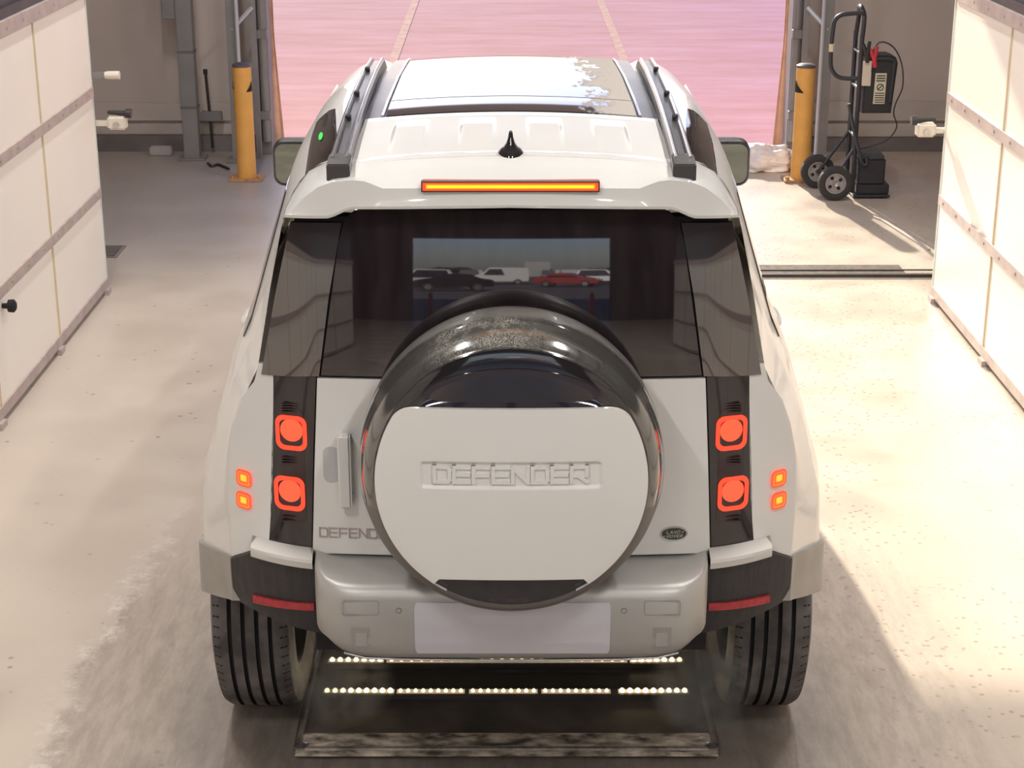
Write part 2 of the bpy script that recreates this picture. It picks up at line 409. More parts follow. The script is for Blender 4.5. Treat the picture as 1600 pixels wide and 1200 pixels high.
# white partition walls on both sides: one wall, its panels, rails and seams
def partition(side, x, yend, pw, yback, name):
    s = side
    root = struct(obj(name, B(min(x, x + s * .07), max(x, x + s * .07), yback, yend, .07, 1.80), white_panel, smooth=False))
    inner = x - s * .0
    y = yend; k = 0
    bm = bmesh.new()
    for zz in (.605, 1.195):
        a, c = sorted((inner - s * .012, inner + s * .01)); box(bm, a, c, yback, yend - .002, zz - .028, zz + .028)
    o = obj('rail', bm, panel_rail, root, smooth=False)
    a, c = sorted((inner - s * .014, inner + s * .082))
    obj('rail', B(a, c, yback, yend + .004, 1.74, 1.81), panel_rail, root, smooth=False)
    a, c = sorted((inner - s * .010, inner + s * .08))
    obj('rail', B(a, c, yback, yend + .004, .03, .085), panel_rail, root, smooth=False)
    bm = bmesh.new()
    while y - pw > yback:
        y -= pw
        a, c = sorted((inner - s * .006, inner + s * .01)); box(bm, a, c, y - .008, y + .008, .085, 1.74)
    obj('panel_seam', bm, panel_seam, root, smooth=False)
    bm = bmesh.new(); a, c = sorted((inner - s * .004, inner + s * .074)); box(bm, a, c, yend, yend + .02, .05, 1.80)
    obj('end_trim', bm, M('edge_trim', (.62, .66, .62), .5), root, smooth=False)
    bm = bmesh.new()
    yy = yend - .12
    while yy > yback:
        for zz in (.605, 1.195, 1.775):
            r = .009; c0 = inner - s * .014
            lathe(bm, [(0, c0 - s * .004), (r, c0 - s * .002), (r, c0 + s * .006)], 'X', (0, yy, zz), 8)
        yy -= .30
    o = obj('bolt_row', bm, M('bolt', (.4, .3, .26), .5), root); o['kind'] = 'stuff'
    # dark frame above
    a, c = sorted((inner + s * .01, inner + s * .16))
    bm = bmesh.new(); box(bm, a, c, yback, yend, 1.81, 1.86); 
    a2, c2 = sorted((inner + s * .03, inner + s * .06)); box(bm, a2, c2, yback, yend, 1.86, 3.2)
    a3, c3 = sorted((inner + s * .02, inner + s * .07)); box(bm, a3, c3, yback, yend, 2.3, 2.36); box(bm, a3, c3, yback, yend, 3.15, 3.22)
    obj('upper_frame', bm, dark_steel, root, smooth=False)
    # little stand-off blocks on the floor
    bm = bmesh.new(); yy = yend - .04
    while yy > yback:
        a, c = sorted((inner - s * .03, inner + s * .06)); box(bm, a, c, yy - .06, yy + .02, 0.0, .032); yy -= pw
    obj('foot', bm, panel_rail, root, smooth=False)
    return root
wl = partition(-1, -2.42, 5.70, 1.13, -9.0, 'wall_left')
wr = partition(1, 2.48, 5.53, 1.15, -9.0, 'wall_right')

# ceiling lamps (real fixtures: housing + lit face) and roof beams, seen only in reflections
bm = bmesh.new()
for i in range(8):
    yb = -13.2 + i * 3
    box(bm, -8, 8, yb - .05, yb + .05, CEIL - .12, CEIL - .001)
for xb in (-6, -4.5, -3, -2.3, -1.15, 0, 1.15, 2.3, 3, 4.5, 6):
    box(bm, xb - .09, xb + .09, -15, 10, CEIL - .06, CEIL - .001)
struct(obj('trim_5', bm, dark_steel, smooth=False))
first = None
ORD = ['first', 'second', 'third', 'fourth', 'fifth', 'sixth', 'seventh', 'eighth', 'ninth', 'tenth']
for i, (x, y) in enumerate(LAMPS):
    if first is None:
        t = empty('ceiling_lamp', (x, y, CEIL - .30)); first = t
        obj('housing', B(-.09, .09, -.70, .70, -.035, .29), dark_steel, t, smooth=False)
        obj('lit_face', B(-.07, .07, -.66, .66, -.05, -.036), lampface, t, smooth=False)
    else:
        t = copy_tree(first); t.location = (x, y, CEIL - .30)
    tag(t, 'long lit ceiling lamp over the lane, %s from the rear opening in the %s row' % (ORD[i % 5], 'left' if x < 0 else 'right'), 'lamp', 'ceiling lamps over the lane')

# ------------------------------------------------------------------ door opening: posts, tracks, bollards
def door_side(s, xj):
    """s = +1: right jamb, wall to the right. xj = x of the opening edge"""
    side = 'right' if s > 0 else 'left'
    t = empty('door_track', (xj + s * .05, YB - .18, 0))
    bm = bmesh.new(); box(bm, -.045, .045, -.05, .17, 0, 4.4); obj('post', bm, steel_grey, t, smooth=False)
    bm = bmesh.new(); tube(bm, [(-s * .01, -.085, .12), (-s * .01, -.085, 4.3)], .033, 12); obj('conduit', bm, steel_grey, t)
    for z in (.30, .95, 1.6):
        obj('clamp', B(-.05, .05, -.125, -.05, z, z + .07, bev=.004), steel_grey, t)
    tag(t, 'grey steel door track post with clamped pipe, on the %s edge of the big opening' % side, 'post')
    t = empty('door_frame', (xj + s * .24, YB - .50, 0))
    bm = bmesh.new(); box(bm, -.04, .04, -.04, .04, 0, 4.4); obj('upright', bm, steel_grey, t, smooth=False)
    bm = bmesh.new(); box(bm, -s * .15 - .02, -s * .15 + .02, .1, .15, 0, 4.4); obj('upright', bm, steel_grey, t, smooth=False)
    bm = bmesh.new(); tube(bm, [(-s * .05, -.07, .0), (-s * .05, -.07, 4.2)], .016, 10); obj('tension_rod', bm, steel_blue, t)
    for z in (1.05, 2.1, 3.1):
        bm = bmesh.new(); tube(bm, [(-s * .0, -.03, z), (-s * .15, .09, z + .16)], .018, 6); obj('brace', bm, steel_blue, t)
    bm = bmesh.new(); box(bm, -.09, .09, -.08, .09, 0, .03, bev=.004); obj('base_plate', bm, steel_grey, t)
    tag(t, 'grey lattice door frame upright with pale diagonal brace behind the %s yellow bollard' % side, 'frame')
    # curtain edge hanging in the opening
    P = []
    for i in range(20):
        z = i * 2.6 / 19
        row = []
        for j in range(4):
            f = j / 3
            wd = .035 + .05 * max(0, 1 - z / .9)
            row.append((xj + s * (.03 - wd * f), YB + .10 + .03 * math.sin(f * 3), z + .01))
        P.append(row)
    bm = bmesh.new(); grid(bm, P, (0, .012, 0)); o = obj('weather_strip', bm, pvc)
    tag(o, 'orange-pink weather strip flaring at the foot of the %s opening edge' % side, 'strip')
door_side(-1, OX0); door_side(1, OX1)

def bollard(x, y, label, arrow):
    t = empty('bollard', (x, y, 0))
    bm = bmesh.new(); lathe(bm, [(.072, .02), (.070, .85), (.068, .862)], 'Z', (0, 0, 0), 40); obj('post', bm, yellow, t)
    bm = bmesh.new(); lathe(bm, [(.071, .8625), (.071, .878), (.05, .889), (0, .891)], 'Z', (0, 0, 0), 40); obj('cap', bm, M('bollard_cap', (.10, .09, .11), .5), t)
    bm = bmesh.new(); box(bm, -.13, .13, -.1, .1, 0.0, .02, bev=.004); obj('base_plate', bm, yellow_base, t)
    for sx in (-1, 1):
        bm = bmesh.new(); lathe(bm, [(.016, .02), (.016, .04), (0, .041)], 'Z', (sx * .105, -.06, 0), 8); obj('anchor_bolt', bm, yellow_base, t)
    # black arrow wrap: wedge of the band, built on the cylinder
    R = .0735
    for a0, a1, za, zb in arrow:
        bm = bmesh.new(); n = 8; P = [[], []]
        for k in range(n + 1):
            a = math.radians(a0 + (a1 - a0) * k / n); f = k / n
            P[0].append((R * math.cos(a), R * math.sin(a), zb)); P[1].append((R * math.cos(a), R * math.sin(a), zb + (za - zb) * f + .002))
        grid(bm, P); obj('marking', bm, dark, t)
    tag(t, label, 'bollard')
bollard(-2.03, 8.80, 'yellow steel bollard with dark cap beside the left edge of the opening', [(-140, -190, .76, .70), (-60, -10, .76, .68)])
bollard(2.21, 8.76, 'orange-yellow steel bollard standing next to the hand truck', [(-105, -175, .77, .68)])

# grey duct post against the left back wall
t = empty('duct_post', (-2.575, 9.55, 0))
obj('shaft', B(-.062, .062, -.06, .06, 0, 2.9, bev=.006), steel_grey, t)
for z in (.42, .86, 1.3): obj('band', B(-.066, .066, -.065, .065, z, z + .018), M('band', (.14, .13, .135), .6) if z == .42 else bpy.data.materials['band'], t, smooth=False)
obj('base_plate', B(-.11, .11, -.09, .09, 0, .02, bev=.004), steel_grey, t)
obj('junction_box', B(-.17, -.063, -.05, .05, 1.12, 1.55, bev=.008), steel_grey, t)
tag(t, 'tall square grey duct post standing against the left back wall', 'post')
# rod tool on the wall
t = empty('floor_bolt', (-2.43, 9.80, .05))
bm = bmesh.new(); tube(bm, [(-.02, -.03, .0), (-.03, -.03, .3), (-.045, -.03, .62)], .012, 8); obj('rod', bm, dark_steel, t)
obj('guide_block', B(-.10, .07, -.06, .0, .22, .30, bev=.006), steel_grey, t)
bm = bmesh.new(); tube(bm, [(-.045, -.03, .60), (-.046, -.03, .64)], .018, 8); obj('knob', bm, dark_steel, t)
tag(t, 'thin dark rod with a grey guide block fixed upright on the left back wall', 'rod')
o = obj('foam_block', B(-.09, .09, -.04, .04, 0, .075, bev=.01), M('foam_block', (.45, .40, .40), .8)); o.location = (-2.86, 9.70, 0)
tag(o, 'small pale block on the floor at the foot of the left back wall', 'block')
bm = bmesh.new(); tube(bm, smooth_path([(-2.42, 9.33, .012), (-2.37, 9.23, .012), (-2.33, 9.28, .012), (-2.27, 9.20, .012), (-2.22, 9.12, .012)]), .011, 6)
o = obj('cable', bm, dark_steel); tag(o, 'short dark cable lying on the floor between the duct post and left bollard', 'cable')

# sensors on the free ends of the partitions
bm = bmesh.new(); tube(bm, [(0, 0, 0), (.02, 0, 0), (.085, 0, 0)], [.02, .024, .024], 12); 
t = empty('photo_sensor', (-2.345, 5.74, 1.285)); obj('housing', bm, sensor_m, t)
obj('bracket', B(-.07, .015, -.012, .012, -.016, .016), steel_grey, t, smooth=False)
tag(t, 'small pill-shaped pale sensor sticking out of the left partition end, upper one', 'sensor')
def sensorbox(x, y, z, s, label):
    t = empty('gate_sensor', (x, y, z))
    obj('housing', B(-.055, .055, -.035, .035, -.05, .03, bev=.012), sensor_m, t)
    bm = bmesh.new(); lathe(bm, [(.018, -.052), (.018, -.04), (0, -.038)], 'Y', (0, 0, -.018), 16); obj('lens', bm, chrome, t)
    bm = bmesh.new(); tube(bm, [(-s * .05, -.01, .050), (s * .0, -.01, .048), (s * .05, -.01, .044), (s * .055, -.01, .044), (s * .088, -.01, .042)], [.010, .013, .016, .027, .027], 14); obj('camera_barrel', bm, box_m, t)
    obj('mount', B(*sorted((-s * .13, -s * .05)), -.015, .015, -.03, .0), sensor_m, t, smooth=False)
    tag(t, label, 'sensor')
sensorbox(-2.295, 5.75, 1.02, 1, 'pale sensor box with black camera barrel on the left partition end, lower one')
sensorbox(2.375, 5.58, 1.01, -1, 'pale sensor box with dark barrel on the right partition end')
bm = bmesh.new(); lathe(bm, [(.012, -.012), (.014, .015), (.03, .02), (.032, .045), (.02, .055), (0, .057)], 'X', (-2.41, 3.62, .53), 16)
o = obj('knob', bm, dark, wl); o['label'] = 'small black knob'

# ------------------------------------------------------------------ hand truck with charger and battery box
def build_truck():
    ox, oy = 2.385, 8.30
    t = empty('hand_truck', (ox, oy, 0), math.radians(0))
    X0 = .115                                     # the truck's back plane, at right of the wheels
    bm = bmesh.new()
    for dy in (-.12, .12):
        tube(bm, [(X0, dy, .04), (X0, dy, 1.18)], .017, 10)
    for z in (.12, .45, .80, 1.05): tube(bm, [(X0, -.12, z), (X0, .12, z)], .013, 8)
    obj('frame', bm, truck_m, t)
    bm = bmesh.new(); tube(bm, smooth_path([(X0, -.12, 1.15), (X0 + .01, -.10, 1.30), (X0, -.04, 1.36), (X0, .04, 1.36), (X0 + .01, .10, 1.30), (X0, .12, 1.15)]), .017, 10); obj('top_bow', bm, truck_m, t)
    bm = bmesh.new(); tube(bm, smooth_path([(X0, -.11, 1.335), (X0 - .14, -.11, 1.325), (X0 - .195, -.11, 1.29), (X0 - .21, -.11, 1.22), (X0 - .215, -.11, 1.0), (X0 - .19, -.11, .915), (X0 - .13, -.11, .875), (X0, -.11, .87)]), .016, 10); obj('handle', bm, truck_m, t)
    for zz, ln in ((1.09, .055),):
        bm = bmesh.new(); tube(bm, [(X0 - .2135, -.11, zz - ln / 2), (X0 - .2125, -.11, zz + ln / 2)], .019, 10); obj('grip_band', bm, cream, t)
    obj('toe_plate', B(X0, X0 + .27, -.17, .15, .012, .028, bev=.003), truck_m, t)
    for k, (wx, wy) in enumerate(((-.03, -.21), (-.09, .20))):
        bm = bmesh.new(); lathe(bm, [(.075, -.028), (.10, -.034), (.122, -.028), (.128, 0), (.122, .028), (.10, .034), (.075, .028)], 'Y', (wx, wy, .128), 48, close=True)
        wh = obj('wheel', bm, rubber, t)
        bm = bmesh.new(); lathe(bm, [(0, -.012), (.02, -.03), (.024, -.008), (.06, -.008), (.066, -.026), (.076, -.026), (.076, .02), (0, .02)], 'Y', (wx, wy, .128), 40)
        hb = obj('hub', bm, hub_m, wh)
        for q in range(4):
            bm = bmesh.new(); a = q * PI / 2 + .6; cx, cz = wx + .044 * math.cos(a), .128 + .044 * math.sin(a)
            prism_y(bm, [(cx + .013 * math.cos(b_), cz + .013 * math.sin(b_)) for b_ in [i * PI / 6 for i in range(12)]], wy - .011, wy - .007)
            obj('hub_opening', bm, dark, wh)
        bm = bmesh.new(); tube(bm, [(wx, wy * .75, .14), (X0 - .01, wy * .55, .36 if k == 0 else .44)], .011, 8); obj('stay', bm, truck_m, t)
    bm = bmesh.new(); tube(bm, [(-.03, -.19, .128), (-.09, .18, .128)], .012, 8); obj('axle', bm, truck_m, t)
    tag(t, 'dark upright hand truck with two wheels and a looped handle, beside the right bollard', 'hand truck')
    # kick lever / hose hanging
    bm = bmesh.new(); tube(bm, smooth_path([(ox + X0 - .075, oy - .17, .70), (ox + X0 - .05, oy - .17, .60), (ox + X0 + .0, oy - .165, .42), (ox + X0 + .05, oy - .165, .27), (ox + X0 + .085, oy - .165, .26), (ox + X0 + .075, oy - .165, .32)]), .013, 8)
    o = obj('hose', bm, truck_m); tag(o, 'bent dark hose hanging at the foot of the hand truck frame', 'hose')
    # battery box on toe plate
    b = empty('battery_box', (ox + X0 + .125, oy - .01, .028))
    obj('body', B(-.095, .105, -.13, .13, .005, .265, bev=.012), box_m, b)
    obj('lid', B(-.10, .09, -.135, .135, .25, .30, bev=.014), M('battery_lid', (.05, .05, .055), .45), b)
    obj('foot_lip', B(-.10, .14, -.14, .14, .0, .08, bev=.01), box_m, b)
    tag(b, 'squat black battery box sitting on the hand truck toe plate', 'battery box')
    # charger hung on frame
    c = empty('battery_charger', (ox + X0 + .035, oy - .01, .62))
    P = [(0, 0), (.21, 0), (.235, .36), (.22, .40), (.18, .415), (.05, .415), (0, .40)]
    bm = bmesh.new(); prism_y(bm, P, -.11, .09, bev=.012); obj('case', bm, box_m, c)
    bm = bmesh.new(); tube(bm, smooth_path([(.045, -.112, .30), (.06, -.115, .385), (.10, -.118, .395), (.20, -.118, .385), (.205, -.118, .32), (.195, -.115, .08)]), .012, 8); obj('rim', bm, truck_m, c)
    bm = bmesh.new(); prism_y(bm, [(.072, .07), (.155, .07), (.158, .29), (.078, .29)], -.116, -.108); pl = obj('label_plate', bm, cream, c)
    bm = bmesh.new()
    ring_y(bm, [(.117 + .026 * math.cos(i * PI / 8), .19 + .026 * math.sin(i * PI / 8)) for i in range(16)], [(.117 + .020 * math.cos(i * PI / 8), .19 + .020 * math.sin(i * PI / 8)) for i in range(16)], -.118, -.115)
    prism_y(bm, [(.098, .176), (.103, .171), (.136, .204), (.131, .209)], -.118, -.115)
    for i in range(5): box(bm, .082, .150, -.118, -.115, .08 + i * .016, .086 + i * .016)
    for i in range(3): box(bm, .086, .150, -.118, -.115, .232 + i * .018, .240 + i * .018)
    obj('printed_sign', bm, box_m, pl)
    obj('note_card', B(-.02, .045, -.125, -.112, .20, .38, bev=.003), M('note_card', (.62, .52, .44), .7), c)
    tag(c, 'black battery charger with a cream label hanging on the hand truck', 'charger')
    bm = bmesh.new()
    tube(bm, smooth_path([(ox + X0 + .06, oy - .14, 1.02), (ox + X0 + .12, oy - .14, 1.13), (ox + X0 + .22, oy - .14, 1.10), (ox + X0 + .29, oy - .14, .98), (ox + X0 + .31, oy - .14, .82), (ox + X0 + .27, oy - .14, .70), (ox + X0 + .26, oy - .14, .62), (ox + X0 + .29, oy - .13, .52), (ox + X0 + .22, oy - .12, .42), (ox + X0 + .06, oy - .10, .36), (ox + X0, oy - .09, .34)]), .0055, 6)
    o = obj('power_cord', bm, truck_m); tag(o, 'thin dark cord looping behind the battery charger', 'cord')
    for dx, mt, lab in ((.045, red_m, 'red jumper clamp clipped above the battery charger'), (-.01, box_m, 'black jumper clamp clipped above the battery charger')):
        j = empty('jumper_clamp', (ox + X0 + .06 + dx, oy - .13, 1.06 - abs(dx)))
        bm = bmesh.new(); tube(bm, [(.0, -.02, .09), (-.012, -.02, .0), (.0, -.02, -.06)], [.012, .016, .007], 8); obj('jaw', bm, mt, j)
        bm = bmesh.new(); tube(bm, [(-.045, -.02, .07), (-.018, -.02, .0), (-.012, -.02, -.06)], [.012, .015, .007], 8); obj('jaw', bm, mt, j)
        tag(j, lab, 'clamp')
build_truck()

# plastic sheet heap at the foot of the right jamb
bm = bmesh.new(); bmesh.ops.create_icosphere(bm, subdivisions=5, radius=1)
from mathutils import noise as mnoise
for v in bm.verts:
    p = v.co.copy(); n1 = mnoise.noise(p * 2.3) * .28 + mnoise.noise(p * 5.1) * .16 + abs(mnoise.noise(p * 9)) * .10
    v.co = p * (1 + n1); v.co.x *= .29; v.co.y *= .20; v.co.z = max(v.co.z * .13, -.045)
o = obj('plastic_sheet', bm, bag_m, angle=80); o.location = (1.98, 9.22, .048)
tag(o, 'crumpled heap of sunlit white plastic sheet at the foot of the right opening edge', 'plastic sheet')

# drains
bm = bmesh.new(); t = empty('trench_drain', (2.02, 6.15, 0))
obj('channel', B(-.80, .42, -.12, .11, .0, .012), M('drain_dark', (.12, .085, .065), .8, var=.6, vscale=30), t, smooth=False)
obj('grate_edge', B(-.80, .62, -.145, -.12, .0, .02), dark_steel, t, smooth=False)
obj('grate_edge', B(-.80, .62, -.03, -.012, .012, .018), dark_steel, t, smooth=False)
tag(t, 'long dark trench drain with rusty edge across the floor right of the car', 'drain')
t = empty('floor_drain', (-2.62, 6.62, 0))
obj('frame', B(-.12, .09, -.15, .15, 0, .006), M('drain_frame', (.24, .20, .18), .8), t, smooth=False)
bm = bmesh.new(); box(bm, -.11, .07, -.13, .13, .006, .009); obj('grate', bm, M('drain_grate', (.17, .15, .14), .8, var=.4, vscale=20), t, smooth=False)
tag(t, 'small square drain in the grey floor beside the left partition end', 'drain')
o = obj('metal_strip', B(-.40, .40, -.012, .012, 0, .012), ledge, smooth=False); 
pa, pb = PZ(1370, 340), PZ(1462, 398); mid = (pa + pb) / 2; o.location = (mid.x, mid.y, 0); o.rotation_euler = (0, 0, math.atan2(pb.y - pa.y, pb.x - pa.x))
tag(o, 'pale thin strip lying in the shade on the floor by the right partition end', 'strip')

# parking lines
def gline(name, a, b, wd, lab):
    bm = bmesh.new(); a = Vector((*a, -.006)); b = Vector((*b, -.006)); d = (b - a).normalized(); s = Vector((-d.y, d.x, 0)) * wd / 2
    box(bm, 0, 1, 0, 1, 0, .004)
    vs = list(bm.verts); L = (b - a)
    for v in vs:
        u, q, z = v.co; v.co = a + L * u + s * (2 * q - 1) + Vector((0, 0, z))
    o = obj(name, bm, line_m, smooth=False); tag(o, lab, 'line')
pA, pB = PZ(612, 100), PZ(642, 20); pC, pD = PZ(990, 130), PZ(938, 0)
dA = (pB - pA).normalized(); dC = (pD - pC).normalized()
gline('painted_line', (pA - dA * 3)[:2], (pB + dA * 14)[:2], .10, 'faint painted line on the pink asphalt outside, left of the car roof')
gline('painted_line', (pC - dC * 3)[:2], (pD + dC * 14)[:2], .10, 'faint painted line on the pink asphalt outside, right of the car roof')

# ================================================================== THE CAR
car = empty('car', (0, 0, 0))
tag(car, 'white short boxy off-road car seen from behind with rear-mounted spare wheel and lit tail lamps', 'car')

def lerp(a, b, t): return a + (b - a) * t
def interp(xs, ys, v):
    if v <= xs[0]: return ys[0]
    for i in range(len(xs) - 1):
        if v <= xs[i + 1]:
            t = (v - xs[i]) / (xs[i + 1] - xs[i]); return ys[i] + (ys[i + 1] - ys[i]) * t
    return ys[-1]
def xf(z): return interp([.6, 1.0, 1.1, 1.2, 1.28, 1.34, 1.39, 1.60, 1.82], [.80, .805, .797, .775, .745, .70, .685, .645, .597], z)
def F(x, z):
    x = abs(x); d = max(0, z - 1.39)
    return .10 + .02 * (min(z, 1.39) - .86) + math.tan(math.radians(3.6)) * d + .5 * (.110 / .42) * d * d + .075 * x * x + (max(0, x - .52) / .28) ** 2 * .10
def PF(px, py, off=0.0, f=None):
    f = f or F; y = .1; p = None
    for _ in range(12):
        p = PY(px, py, y - off); y = f(p.x, p.z)
    return Vector((p.x, y - off, p.z))
ZG = [.40, .50, .60, .68, .75, .82, .90, 1.0, 1.08, 1.15, 1.20, 1.25, 1.31, 1.38, 1.49, 1.60, 1.70, 1.80]
ZT = [.40, .60, .75, .90, 1.0, 1.15, 1.25, 1.38, 1.60, 1.80]
YT = [.45, .7, .9, 1.4, 2.6, 3.4, 3.9, 4.2]
XT = [[.915, .92, .918, .91, .885, .845, .805, .745, .675, .622],
      [.95, .955, .955, .945, .915, .87, .84, .778, .71, .645],
      [.955, .96, .965, .958, .925, .872, .85, .79, .72, .652],
      [.93, .955, .955, .94, .925, .89, .865, .80, .73, .66],
      [.93, .955, .955, .94, .925, .89, .865, .80, .73, .66],
      [.98, .995, .985, .95, .92, .88, .86, .80, .73, .66],
      [.93, .95, .94, .92, .89, .85, .82, .76, .70, .64],
      [.70, .76, .78, .78, .76, .74, .72, .70, .62, .55]]
def Sx(Y, z):
    rows = [interp(ZT, r, z) for r in XT]
    if Y < .45:
        y0 = F(xf(z), z); t = max(0, min(1, (Y - y0) / (.45 - y0))); return lerp(xf(z), rows[0], t)
    return interp(YT, rows, Y)
def zc(Y): return interp([.0, .2, .45, .7, 1.0, 1.5, 2.0, 2.3], [1.938, 1.950, 1.964, 1.971, 1.974, 1.966, 1.94, 1.915], Y)
def R(x, Y):
    s = Sx(max(Y, .3), 1.8) / .66; a = abs(x) / s
    return zc(Y) - .112 * a * a - 33 * max(0, a - .48) ** 3.3
def PR(px, py, off=0.0):
    z = 1.95; p = None
    for _ in range(25):
        p = PZ(px, py, z); z = .5 * z + .5 * (R(p.x, p.y) + off)
    return p

# ---- body shell: one loft from the rear corner fold to the nose
def arch_bottom(Y):
    zb = .50
    for wy in (.89, 3.48):
        d = abs(Y - wy)
        if d < .445: zb = max(zb, .40 + math.sqrt(.445 ** 2 - d * d))
    if Y < .55: zb = max(zb, .70)
    return zb
def ztop(Y): return interp([2.30, 2.92, 3.9, 4.2], [1.86, 1.27, 1.16, .95], Y)
stations = ['fold'] + [.34, .415, .43, .46, .52, .60, .70, .80, .90, 1.0, 1.1, 1.2, 1.28, 1.33, 1.36, 1.372, 1.45, 1.7, 2.0, 2.3, 2.5, 2.7, 2.92, 3.0, 3.01, 3.05, 3.12, 3.25, 3.48, 3.7, 3.85, 3.92, 3.96, 4.05, 4.2]
rows = []
for st in stations:
    row = []
    for z in ZG:
        Y = F(xf(z), z) if st == 'fold' else st
        if st != 'fold': Y = max(Y, F(xf(z), z) + .01)
        zz = max(z, arch_bottom(Y)) if z < 1.1 else z
        if Y > 2.3: zz = min(zz, ztop(Y))
        if st == 'fold' and z > 1.75: Y += .02
        row.append((-Sx(Y, zz), Y, zz))
    Y = .30 if st == 'fold' else max(st, .31)
    xw = Sx(Y, 1.8); rr_ = []
    for t in (.985, .96, .93, .89, .84, .78, .72, .68, .5, .25, 0):
        x = xw * t; z = R(x, Y) - (.016 if t < .70 else 0)
        if Y > 2.3: z = min(z, ztop(Y) + .01 * (1 - t))
        rr_.append((-x, Y, z))
    row += rr_
    rows.append(row + [(-p[0], p[1], p[2]) for p in reversed(row[:-1])])
bm = bmesh.new(); grid(bm, rows)
obj('body_shell', bm, paint, car, angle=28)
# dark inner shell so that arches and gaps read as depth
bm = bmesh.new()
box(bm, -.56, .56, .19, 4.1, .52, 1.15); obj('chassis', bm, dark, car, smooth=False)
for s in (-1, 1):
    for wy in (.89, 3.48):
        bm = bmesh.new(); P = []
        for k in range(21):
            a = math.radians(38 + 104 * k / 20)
            P.append([(s * .60, wy + .46 * math.cos(a), .40 + .46 * math.sin(a)), (s * .90, wy + .46 * math.cos(a), .40 + .46 * math.sin(a))])
        grid(bm, P); obj('wheel_arch_liner', bm, dark, car)
# rear frame (dark backing behind every rear panel, its edge shows as the shut lines)
def drape(rows_, nx, f, off=0.0, thick=.012, name='', mat=None, parent=None, angle=35):
    """rows_: (xl, zl, xr, zr) top to bottom"""
    P = []
    for xl, zl, xr, zr in rows_:
        P.append([Vector((lerp(xl, xr, j / nx), f(lerp(xl, xr, j / nx), lerp(zl, zr, j / nx)) - off, lerp(zl, zr, j / nx))) for j in range(nx + 1)])
    bm = bmesh.new(); grid(bm, P, (0, thick, 0))
    return obj(name, bm, mat, parent, angle=angle)
def densify(rows_, n):
    out = []
    for i in range(len(rows_) - 1):
        for k in range(n):
            out.append(tuple(lerp(a, b, k / n) for a, b in zip(rows_[i], rows_[i + 1])))
    out.append(rows_[-1]); return out
zs = [.70, .80, .9, 1.0, 1.1, 1.2, 1.28, 1.34, 1.39, 1.5, 1.6, 1.7, 1.80, 1.84]
drape([(-xf(z) + .03, z, xf(z) - .03, z) for z in reversed(zs[:-1])], 40, F, off=-.008, thick=.05, name='rear_frame', mat=dark, parent=car)

def rowpx(pl, pr, off=0.0, f=None):
    a = PF(*pl, off, f); b = PF(*pr, off, f); return (a.x, a.z, b.x, b.z)
def mirrow(r): return (-r[2], r[3], -r[0], r[1])
def sym(pl, off=0.0, f=None):
    a = PF(*pl, off, f); return (a.x, a.z, -a.x, a.z)

